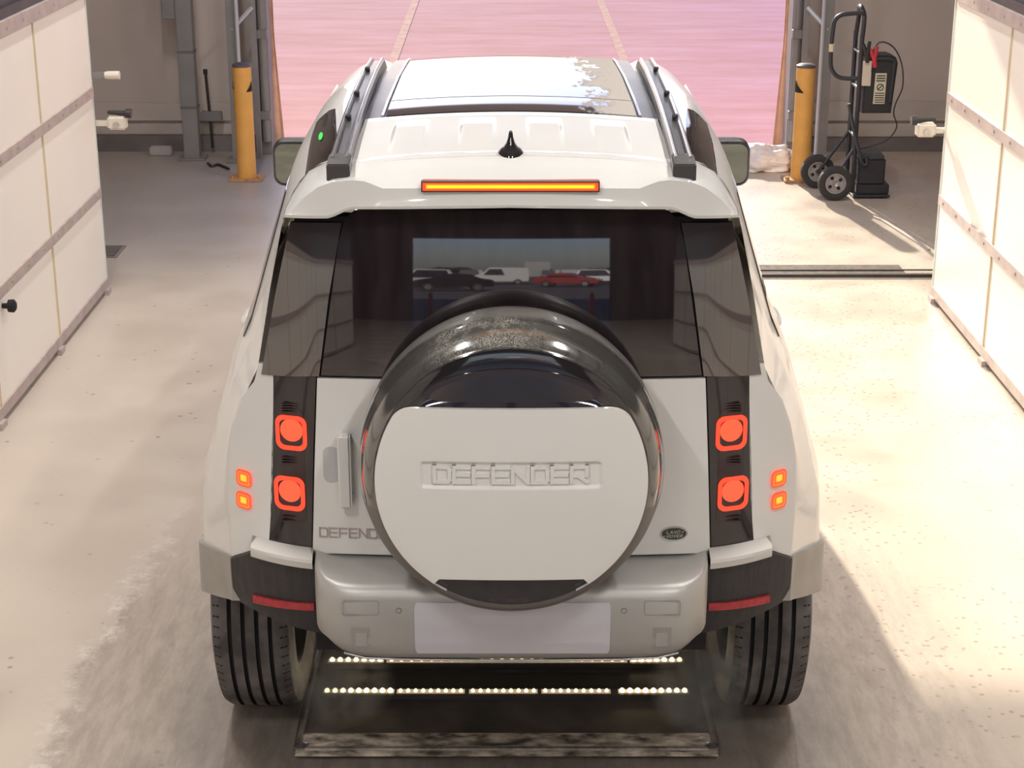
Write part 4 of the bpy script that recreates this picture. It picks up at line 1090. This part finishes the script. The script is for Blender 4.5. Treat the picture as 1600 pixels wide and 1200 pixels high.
# ---- wheels
def wheel(s, wy):
    xc = s * .802; w_ = .120; Rr = .400
    prof = [(.27, -w_ + .01), (.30, -w_ - .004), (.35, -w_ - .006), (.385, -w_ + .004), (.393, -w_ + .016), (.398, -w_ + .028)]
    gx = (-.062, -.021, .021, .062)
    for g in gx: prof += [(Rr - .001, g - .0065), (Rr - .012, g - .0055), (Rr - .012, g + .0055), (Rr - .001, g + .0065)]
    prof += [(.398, w_ - .028), (.393, w_ - .016), (.385, w_ - .004), (.35, w_ + .006), (.30, w_ + .004), (.27, w_ - .01)]
    bm = bmesh.new(); lathe(bm, prof, 'X', (xc, wy, Rr), 96, close=True)
    o = obj('wheel', bm, tyre, car, angle=40); o.data.materials.append(tyre_groove)
    for p in o.data.polygons:
        c = p.center; r_ = math.hypot(c.y - wy, c.z - Rr); 
        if .384 < r_ < .3945 and min(abs(c.x - xc - g) for g in gx) < .0075: p.material_index = 1
    # shoulder blocks
    bm = bmesh.new(); n = 72
    for k in range(n):
        a_ = 2 * PI * k / n
        for e in (-1, 1):
            p = [Vector((xc + e * u, wy + r_ * math.cos(a_ + d), Rr + r_ * math.sin(a_ + d))) for u, r_, d in ((.092, .3990, -.006), (.092, .3990, .006), (.113, .388, .006), (.113, .388, -.006))]
            bm.faces.new([bm.verts.new(q) for q in p])
    obj('shoulder_sipes', bm, tyre_groove, o, smooth=False)['kind'] = 'stuff'
    bm = bmesh.new(); lathe(bm, [(.275, -s * w_ * .95), (.262, -s * w_ * .9), (.25, -s * .06), (.25, s * .08), (.272, s * w_ * .94)], 'X', (xc, wy, Rr), 48)
    bmesh.ops.delete(bm, geom=[f for f in bm.faces if len(f.verts) > 4], context='FACES_ONLY')
    rm = obj('rim', bm, rimm, o)
    bm = bmesh.new(); lathe(bm, [(.06, s * .09), (.075, s * .075), (0, s * .10)][:2], 'X', (xc, wy, Rr), 24)
    for k in range(5):
        a_ = 2 * PI * k / 5 + .3
        for da in (-.10, .10):
            tube(bm, [(xc + s * .085, wy + .05 * math.cos(a_), Rr + .05 * math.sin(a_)), (xc + s * .098, wy + .255 * math.cos(a_ + da), Rr + .255 * math.sin(a_ + da))], [.026, .017], 8)
    obj('spokes', bm, rimm, o)
    bm = bmesh.new(); lathe(bm, [(0, -.012), (.175, -.012), (.175, .012), (0, .012)], 'X', (xc - s * .01, wy, Rr), 40); obj('brake_disc', bm, chrome, o)
for wy in (.89, 3.48):
    for s in (-1, 1): wheel(s, wy)
bm = bmesh.new(); tube(bm, [(-.68, .89, .40), (.68, .89, .40)], .04, 12); obj('axle', bm, dark, car)

# ---- spare wheel
ZC = 1.213; RS = .396
prof = [(.10, .06), (.36, .055), (.386, .035), (.393, -.005), (.396, -.05), (.396, -.105), (.3955, -.118), (.392, -.128), (.388, -.150), (.381, -.180), (.371, -.205), (.360, -.219), (.350, -.226), (.342, -.227), (.30, -.222), (.05, -.215)]
bm = bmesh.new(); lathe(bm, prof, 'Y', (0, 0, ZC), 160)
shell_m = M('spare_cover_black', (.034, .032, .032), .10, coat=.6, ior=2.3)
n = shell_m.node_tree.nodes; l = shell_m.node_tree.links; b_ = n['Principled BSDF']
tc = n.new('ShaderNodeTexCoord'); sp_ = n.new('ShaderNodeSeparateXYZ'); l.new(tc.outputs['Object'], sp_.inputs[0])
nz = n.new('ShaderNodeTexNoise'); nz.inputs['Scale'].default_value = 14; nz.inputs['Detail'].default_value = 8; nz.inputs['Roughness'].default_value = .7; l.new(tc.outputs['Object'], nz.inputs[0])
nz2 = n.new('ShaderNodeTexNoise'); nz2.inputs['Scale'].default_value = 320; nz2.inputs['Detail'].default_value = 2; l.new(tc.outputs['Object'], nz2.inputs[0])
def mrr(v, a, c, lo=0, hi=1):
    t = n.new('ShaderNodeMapRange'); t.interpolation_type = 'SMOOTHSTEP'; t.inputs[1].default_value = a; t.inputs[2].default_value = c; t.inputs[3].default_value = lo; t.inputs[4].default_value = hi; l.new(v, t.inputs[0]); return t.outputs[0]
def mul(a, c):
    t = n.new('ShaderNodeMath'); t.operation = 'MULTIPLY'; l.new(a, t.inputs[0]); l.new(c, t.inputs[1]); return t.outputs[0]
dust = mul(mul(mrr(sp_.outputs[2], 1.50, 1.585), mrr(sp_.outputs[0], .14, -.02)), mul(mrr(nz2.outputs[0], .44, .56), mrr(nz.outputs[0], .36, .56)))
film = mul(mrr(sp_.outputs[1], -.12, -.06), mrr(nz.outputs[0], .2, .7, .55, 1))
rub = mrr(sp_.outputs[2], 1.16, 1.12)
mx = n.new('ShaderNodeMix'); mx.data_type = 'RGBA'; mx.inputs[6].default_value = (.050, .048, .045, 1); mx.inputs[7].default_value = (.30, .29, .26, 1); l.new(dust, mx.inputs[0])
mx2 = n.new('ShaderNodeMix'); mx2.data_type = 'RGBA'; l.new(mx.outputs[2], mx2.inputs[6]); mx2.inputs[7].default_value = (.13, .12, .11, 1); l.new(film, mx2.inputs[0])
mx3 = n.new('ShaderNodeMix'); mx3.data_type = 'RGBA'; l.new(mx2.outputs[2], mx3.inputs[6]); mx3.inputs[7].default_value = (.085, .075, .068, 1); l.new(rub, mx3.inputs[0])
l.new(mx3.outputs[2], b_.inputs['Base Color'])
ma = n.new('ShaderNodeMath'); ma.operation = 'MAXIMUM'; l.new(film, ma.inputs[0]); l.new(rub, ma.inputs[1])
l.new(mrr(ma.outputs[0], 0, 1, .13, .45), b_.inputs['Roughness']); l.new(mrr(ma.outputs[0], 0, 1, .8, .0), b_.inputs['Coat Weight'])
spare = obj('spare_wheel', bm, shell_m, car, angle=50)
bm = bmesh.new(); tube(bm, [(.05 + 0, .02, ZC), (.05, .16, ZC)], .09, 20); obj('spare_carrier', bm, dark, spare)
ZF = 1.222; RF = .343
def G(x, z):
    r2 = x * x + (z - ZF) ** 2; return -.262 + .020 * r2 / .1176 + .9 * max(0, math.sqrt(r2) - .325) ** 1.6
def GB(x, z): return G(x, z) + .006
def pg(px, py):
    y = -.25; p = None
    for _ in range(8): p = PY(px, py, y); y = G(p.x, p.z)
    return p
# black disc behind the white cover
bm = bmesh.new(); P = []
for i in range(25):
    r_ = .347 * i / 24
    P.append([(r_ * math.cos(2 * PI * k / 96), GB(r_ * math.cos(2 * PI * k / 96), ZF + r_ * math.sin(2 * PI * k / 96)), ZF + r_ * math.sin(2 * PI * k / 96)) for k in range(97)])
P.append([(.3475 * math.cos(2 * PI * k / 96), -.215, ZF + .3475 * math.sin(2 * PI * k / 96)) for k in range(97)])
grid(bm, P); bmesh.ops.remove_doubles(bm, verts=bm.verts, dist=1e-5)
disc = obj('cover_disc', bm, black_gloss, spare, angle=60)
# arched lens in the upper part of the disc
zt, zl = pg(799, 577).z, pg(799, 634).z; hw = pg(944, 628).x
P = []
for i in range(41):
    u = -1 + 2 * i / 40; x = hw * u; ztt = lerp(zl + .004, zt, math.sqrt(max(0, 1 - abs(u) ** 1.9)))
    P.append([(x, GB(x, lerp(zl - .01, ztt, k / 8)) - .0015 + .012 * math.sin(PI * k / 8) * math.sqrt(max(0, 1 - u * u)), lerp(zl - .01, ztt, k / 8)) for k in range(9)])
bm = bmesh.new(); grid(bm, P, (0, -.004, 0)); obj('camera_lens_panel', bm, M('blue_reflection_gloss', (.025, .02, .032), .05, coat=1), disc, angle=60)  # bluish reflection is put into this panel's base colour
# white cover with pressed name groove
z1, z0 = pg(799, 638).z, pg(799, 904).z; zk = pg(660, 918).z
ga, gb = pg(657, 719), pg(940, 760); gcx, gcz = (ga.x + gb.x) / 2, (ga.z + gb.z) / 2; ghw, ghh = (gb.x - ga.x) / 2, (ga.z - gb.z) / 2
def groove(x, z):
    r_ = .010; dx = max(0, abs(x - gcx) - (ghw - r_)); dz = max(0, abs(z - gcz) - (ghh - r_)); d = math.hypot(dx, dz) - r_
    return .007 * min(1, max(0, -d / .005))
def Gw(x, z): return G(x, z) - .010 + groove(x, z)
def halfw(z):
    h = math.sqrt(max(0, RF ** 2 - (z - ZF) ** 2))
    if z > z1 - .03: h -= .03 * (1 - math.sqrt(max(0, 1 - ((z - (z1 - .03)) / .03) ** 2)))
    return h
P = []
nzr = 150
for i in range(nzr + 1):
    row = []
    zz = lerp(z1, z0, i / nzr)
    hwid = halfw(zz)
    for j in range(181):
        u = -1 + 2 * j / 180; x = hwid * u; z = zz
        # the lower edge dips at both ends
        if i > nzr - 14:
            k = (i - (nzr - 14)) / 14; z -= k * (z0 - zk) * min(1, max(0, (abs(x) - .185) / .03))
            lim = math.sqrt(max(0, RF ** 2 - (z - ZF) ** 2)); x = max(-lim, min(lim, x))
        row.append((x, Gw(x, z), z))
    P.append(row)
bm = bmesh.new(); grid(bm, P, (0, .012, 0)); cov = obj('white_cover', bm, paint, disc, angle=60)
la, lb = pg(679, 751), pg(917, 728)
tw = lb.x - la.x; cw = tw / 8 * .80; gp = (tw - 8 * cw) / 7
bm = bmesh.new(); lettering(bm, 'DEFENDER', la.x, la.z, cw, lb.z - la.z, gp, .0096, Gw, 0, .005)
obj('lettering', bm, paint, cov, smooth=False)
# lower black section with slot
bm = bmesh.new(); P = []
zq0, zq1 = pg(799, 903).z, pg(799, 945).z
for i in range(7):
    z = lerp(zq0 + .01, ZF - RF + .004, i / 6); h = math.sqrt(max(1e-6, (RF - .002) ** 2 - (z - ZF) ** 2)) 
    P.append([(lerp(-h, h, j / 30), GB(lerp(-h, h, j / 30), z) - .003 + .008 * math.sin(PI * i / 6), z) for j in range(31)])
grid(bm, P, (0, .01, 0)); obj('lower_section', bm, black_tex, disc, angle=60)

# ================================================================== inspection plate and light bars in the floor
t = empty('inspection_plate', (-.015, 1.0, 0))
obj('plate', B(-.672, .672, -.53, 1.5, 0, .014, bev=.004), M('grimy_plate', (.06, .05, .048), .5, metal=.2, var=.7, vscale=3.5, c2=(.16, .13, .115), bump=.3, bscale=12), t)
rust = M('scaly_rust', (.09, .07, .06), .9, var=1, vscale=16, c2=(.72, .62, .50), bump=1, bscale=30, aniso=(.8, 1.6, 1))
bm = bmesh.new(); P = []
random.seed(3)
for i in range(91):
    x = lerp(-.66, .66, i / 90); P.append([(x, -.56 + k * .02, .016 + .010 * abs(mnoise.noise(Vector((x * 9, k * 1.1, 3)))) * (1 if 0 < k < 7 else 0)) for k in range(8)])
grid(bm, P); obj('rusty_edge', bm, rust, t)
bm = bmesh.new(); tube(bm, [(-.655, -.52, .018), (-.655, .5, .018)], .010, 8); tube(bm, [(.655, -.52, .018), (.655, .5, .018)], .010, 8); tube(bm, [(-.655, -.52, .018), (.655, -.52, .018)], .009, 8)
obj('rim_tube', bm, M('worn_rim', (.30, .25, .22), .45, metal=.5, var=.6, vscale=20), t)
for x in (-.645, .645):
    bm = bmesh.new(); lathe(bm, [(.022, .016), (.022, .026), (.010, .03), (0, .03)], 'Z', (x, -.51, 0), 20); obj('bolt', bm, railedge, t)
for x in (-.4, -.1, .13, .36):
    for yq in (-.09, .04):
        bm = bmesh.new(); lathe(bm, [(.006, .014), (.006, .018), (0, .019)], 'Z', (x, yq, 0), 10); obj('screw', bm, railedge, t)
bm = bmesh.new(); box(bm, -.60, .60, -.145, -.035, .014, .022); box(bm, -.60, .60, .06, .15, .014, .022); obj('cover_strip', bm, dark_steel, t, smooth=False)
tag(t, 'dark grimy steel plate with rusty front edge on the floor under the car tail', 'floor plate')

def lightbar(ya, z, xa, xb, segs, label, bright):
    t = empty('light_bar', ((xa + xb) / 2, ya, z)); cx = (xa + xb) / 2
    obj('channel', B(xa - cx - .01, xb - cx + .01, -.022, .022, -.012, .006, bev=.002), dark_steel, t)
    proto = {}
    for x0, x1, n_, br in segs:
        obj('diffuser', B(x0 - cx, x1 - cx, -.012, .012, .006, .009), led_diff, t, smooth=False)
        for k in range(n_):
            x = lerp(x0, x1, (k + .5) / n_) - cx
            if br not in proto:
                bm = bmesh.new(); r_ = .0085 if br == 2 else .0062
                bmesh.ops.create_uvsphere(bm, u_segments=12, v_segments=8, radius=r_)
                for v in bm.verts: v.co.y *= 1.35 if br == 2 else 1.6
                o = obj('led', bm, led_m if br == 2 else led_m2, t); proto[br] = o
            else:
                o = proto[br].copy(); COL.objects.link(o); o.parent = t
            o.location = (x, 0, .010)
    tag(t, label, 'light bar', 'light bars across the floor plate')
def bx_(px, y, z): return PY(px, 1077, y).x
yb_ = PZ(800, 1077, .05).y
X = lambda px: PZ(px, 1077, .05).x
lightbar(yb_, .035, X(505), X(1076), [(X(505), X(616), 9, 2), (X(620), X(726), 9, 1), (X(733), X(840), 9, 1), (X(846), X(954), 9, 1), (X(966), X(1076), 9, 2)], 'front lit light bar, full row of warm white diodes across the plate', 2)
yb2 = PZ(800, 1029, .05).y; X = lambda px: PZ(px, 1029, .05).x
lightbar(yb2, .035, X(513), X(1068), [(X(513), X(600), 7, 2), (X(604), X(980), 24, 1), (X(984), X(1068), 7, 2)], 'rear lit light bar half hidden under the car bumper', 2)
for (yy_, xs_) in ((yb_, (-.45, .45)), (yb2, (-.45, .45))):
    for xx_ in xs_: area('bar_glow', (xx_, yy_, .06), .22, .02, .4, (1, .85, .6), (PI, 0, 0))

# exhaust steam rising beside the plate
def steam(loc, sc, dens, seed, label):
    m = bpy.data.materials.new('steam'); m.use_nodes = True; n = m.node_tree.nodes; l = m.node_tree.links; n.clear()
    out = n.new('ShaderNodeOutputMaterial'); v = n.new('ShaderNodeVolumePrincipled'); tc = n.new('ShaderNodeTexCoord')
    nz = n.new('ShaderNodeTexNoise'); nz.inputs['Scale'].default_value = 2.0; nz.inputs['Detail'].default_value = 4; nz.noise_dimensions = '4D'; nz.inputs['W'].default_value = seed
    l.new(tc.outputs['Object'], nz.inputs['Vector'])
    ln = n.new('ShaderNodeVectorMath'); ln.operation = 'LENGTH'; l.new(tc.outputs['Object'], ln.inputs[0])
    f = n.new('ShaderNodeMapRange'); f.inputs[1].default_value = 1; f.inputs[2].default_value = .1; l.new(ln.outputs['Value'], f.inputs[0])
    g = n.new('ShaderNodeMapRange'); g.inputs[1].default_value = .42; g.inputs[2].default_value = .72; l.new(nz.outputs[0], g.inputs[0])
    mm = n.new('ShaderNodeMath'); mm.operation = 'MULTIPLY'; l.new(f.outputs[0], mm.inputs[0]); l.new(g.outputs[0], mm.inputs[1])
    m2 = n.new('ShaderNodeMath'); m2.operation = 'MULTIPLY'; l.new(mm.outputs[0], m2.inputs[0]); m2.inputs[1].default_value = dens
    l.new(m2.outputs[0], v.inputs['Density']); v.inputs['Color'].default_value = (.95, .92, .9, 1); v.inputs['Anisotropy'].default_value = .2
    l.new(v.outputs[0], out.inputs['Volume'])
    bm = bmesh.new(); bmesh.ops.create_icosphere(bm, subdivisions=3, radius=1); o = obj('exhaust_steam', bm, m); o.location = loc; o.scale = sc
    tag(o, label, 'steam', kind='stuff')
steam(PY(535, 1062, .40), (.17, .16, .15), 26, 1.3, 'faint wisp of exhaust steam over the left end of the floor plate')
steam(PY(1098, 1062, .33), (.17, .15, .19), 42, 5.1, 'faint wisp of exhaust steam between the plate and the right rear wheel')

# ================================================================== lot behind the building, seen mirrored in the rear window
def parked(x, y, rz, mat, kind, label):
    t = empty('parked_car', (x, y, 0), rz)
    hgt = {'suv': 1.75, 'sedan': 1.42, 'van': 2.0}[kind]; L = 4.7; W = .92
    belt = .95 if kind != 'van' else 1.1
    prof = {'suv': [(-2.3, .45), (-2.35, .9), (-2.15, 1.05), (-1.9, 1.7), (-1.5, 1.75), (.3, 1.75), (1.0, 1.1), (2.1, .98), (2.3, .8), (2.3, .4)],
            'sedan': [(-2.3, .4), (-2.35, .85), (-2.2, .95), (-1.6, 1.0), (-1.0, 1.38), (-.3, 1.42), (.3, 1.38), (1.1, .98), (2.1, .85), (2.35, .65), (2.3, .35)],
            'van': [(-2.3, .4), (-2.35, 1.0), (-2.3, 1.9), (-2.0, 2.0), (1.0, 2.0), (1.6, 1.3), (2.2, 1.1), (2.35, .8), (2.3, .35)]}[kind]
    bm = bmesh.new(); P = [[(px_, s_ * W * (1 - .0 if pz < 1.0 else 1 - .18 * (pz - 1.0)), pz) for px_, pz in prof] for s_ in (-1, 1)]
    V = [[bm.verts.new(p) for p in r] for r in P]; n = len(prof)
    for j in range(n): bm.faces.new((V[0][j], V[0][(j + 1) % n], V[1][(j + 1) % n], V[1][j]))
    bm.faces.new(V[0]); bm.faces.new(V[1][::-1]); bmesh.ops.bevel(bm, geom=list(bm.edges), offset=.05, segments=2, affect='EDGES')
    obj('body', bm, mat, t)
    bm = bmesh.new(); zt = {'suv': 1.66, 'sedan': 1.34, 'van': 1.85}[kind]; xa, xb = {'suv': (-1.8, .6), 'sedan': (-1.2, .7), 'van': (-.2, 1.3)}[kind]
    for s_ in (-1, 1):
        vs = [bm.verts.new(p) for p in ((xa - .1, s_ * (W + .005), belt + .05), (xb + .15, s_ * (W + .005), belt + .05), (xb - .35, s_ * (W - .10), zt), (xa + .15, s_ * (W - .10), zt))]; bm.faces.new(vs)
    obj('side_glass', bm, black_gloss, t, smooth=False)
    for wx in (-1.4, 1.4):
        for s_ in (-1, 1):
            bm = bmesh.new(); lathe(bm, [(.22, -.1), (.33, -.1), (.34, 0), (.33, .1), (.22, .1)], 'Y', (wx, s_ * (W - .06), .34), 24); w1 = obj('wheel', bm, rubber, t)
            bm = bmesh.new(); lathe(bm, [(0, -.11), (.2, -.105), (.2, .105), (0, .11)], 'Y', (wx, s_ * (W - .06), .34), 20); obj('hub', bm, chrome, w1)
    for s_ in (-1, 1):
        bm = bmesh.new(); box(bm, 2.2, 2.36, s_ * .7 - .14, s_ * .7 + .14, .68, .80); obj('headlamp', bm, chrome, t)
    tag(t, label, 'car')
pw = M('parked_white', (.75, .75, .75), .3, coat=.5); pk = M('parked_black', (.02, .02, .022), .2, coat=.8); pr_ = M('parked_red', (.4, .03, .03), .3, coat=.5); ps = M('parked_silver', (.45, .46, .48), .3, metal=.6, coat=.5); pbm = M('parked_blue', (.08, .12, .22), .3, coat=.5)
G_ = [(-5.9, -45, 2.9, pw, 'suv', 'white parked off-road car mirrored at the left of the rear window'),
      (-3.4, -40, 3.0, pk, 'sedan', 'black parked saloon mirrored low in the left half of the rear window'),
      (-.9, -60, 3.1, pw, 'van', 'white parked van mirrored in the middle of the rear window'),
      (4.0, -50, .3, pr_, 'sedan', 'red parked car mirrored just right of the spare wheel reflection'),
      (7.2, -56, .2, ps, 'suv', 'silver parked off-road car mirrored at the right of the rear window')]
for a in G_: parked(*a)
# rows of distant cars
random.seed(11)
rowpos = []
for r in range(4):
    y = -68 - r * 14
    for i in range(-9, 10):
        if abs(i) < 1: continue
        rowpos.append((i * 3.4 + random.uniform(-.4, .4) + (2 if i > 0 else -1), y + random.uniform(-.5, .5), r, i))
templates = {}
ORD = ['first', 'second', 'third', 'fourth', 'fifth', 'sixth', 'seventh', 'eighth', 'ninth', 'tenth']
for x, y, rw, ix in rowpos:
    mt, nm = random.choice([(pw, 'white'), (pk, 'black'), (ps, 'silver'), (pbm, 'blue'), (pw, 'white'), (ps, 'silver')]); kd = random.choice(['suv', 'sedan'])
    key = (nm, kd); lab = '%s %s, %s one %s of the aisle, %s row mirrored in window' % (nm, 'off-roader' if kd == 'suv' else 'saloon', ORD[abs(ix) - 1], 'left' if ix < 0 else 'right', ['nearest', 'second', 'third', 'farthest'][rw])
    if key not in templates:
        before = set(COL.objects); parked(x, y, PI / 2 + random.choice([0, PI]), mt, kd, lab)
        t = [o for o in set(COL.objects) - before if o.parent is None][0]; templates[key] = t
    else:
        t = copy_tree(templates[key]); t.location = (x, y, 0); t.rotation_euler = (0, 0, PI / 2); t['label'] = lab
    t['group'] = 'distant %s %ss in the lot' % (nm, kd)
P = []
bm = bmesh.new()
Ps = []
for i in range(201):
    x = -110 + i * 1.1; h = 2.2 + 1.6 * mnoise.noise(Vector((x * .12, 0, 0))) + .9 * mnoise.noise(Vector((x * .6, 3, 0)))
    Ps.append([(x, -150, 0), (x, -151 - mnoise.noise(Vector((x, 9, 1))), h * .6), (x, -153, h), (x, -156, 0)])
grid(bm, Ps); o = obj('treeline', bm, tree_m); tag(o, 'low brown line of distant trees mirrored on the horizon of the rear window', 'trees', kind='stuff')
o = obj('far_building', B(-2.5, 2.5, -3, 3, 0, 3.8), ps, smooth=False); o.location = (5, -143, 0); tag(o, 'pale low building mirrored far off on the horizon of the rear window', 'building')
for x, lab in ((-1.98, 'left'), (1.98, 'right')):
    t = empty('bollard', (x, -16.0, 0)); bm = bmesh.new(); lathe(bm, [(.055, 0), (.055, .85), (.035, .90), (0, .91)], 'Z', (0, 0, 0), 20); obj('post', bm, pr_, t)
    tag(t, 'short dark red bollard outside the rear opening, mirrored low %s in the rear window' % lab, 'bollard')
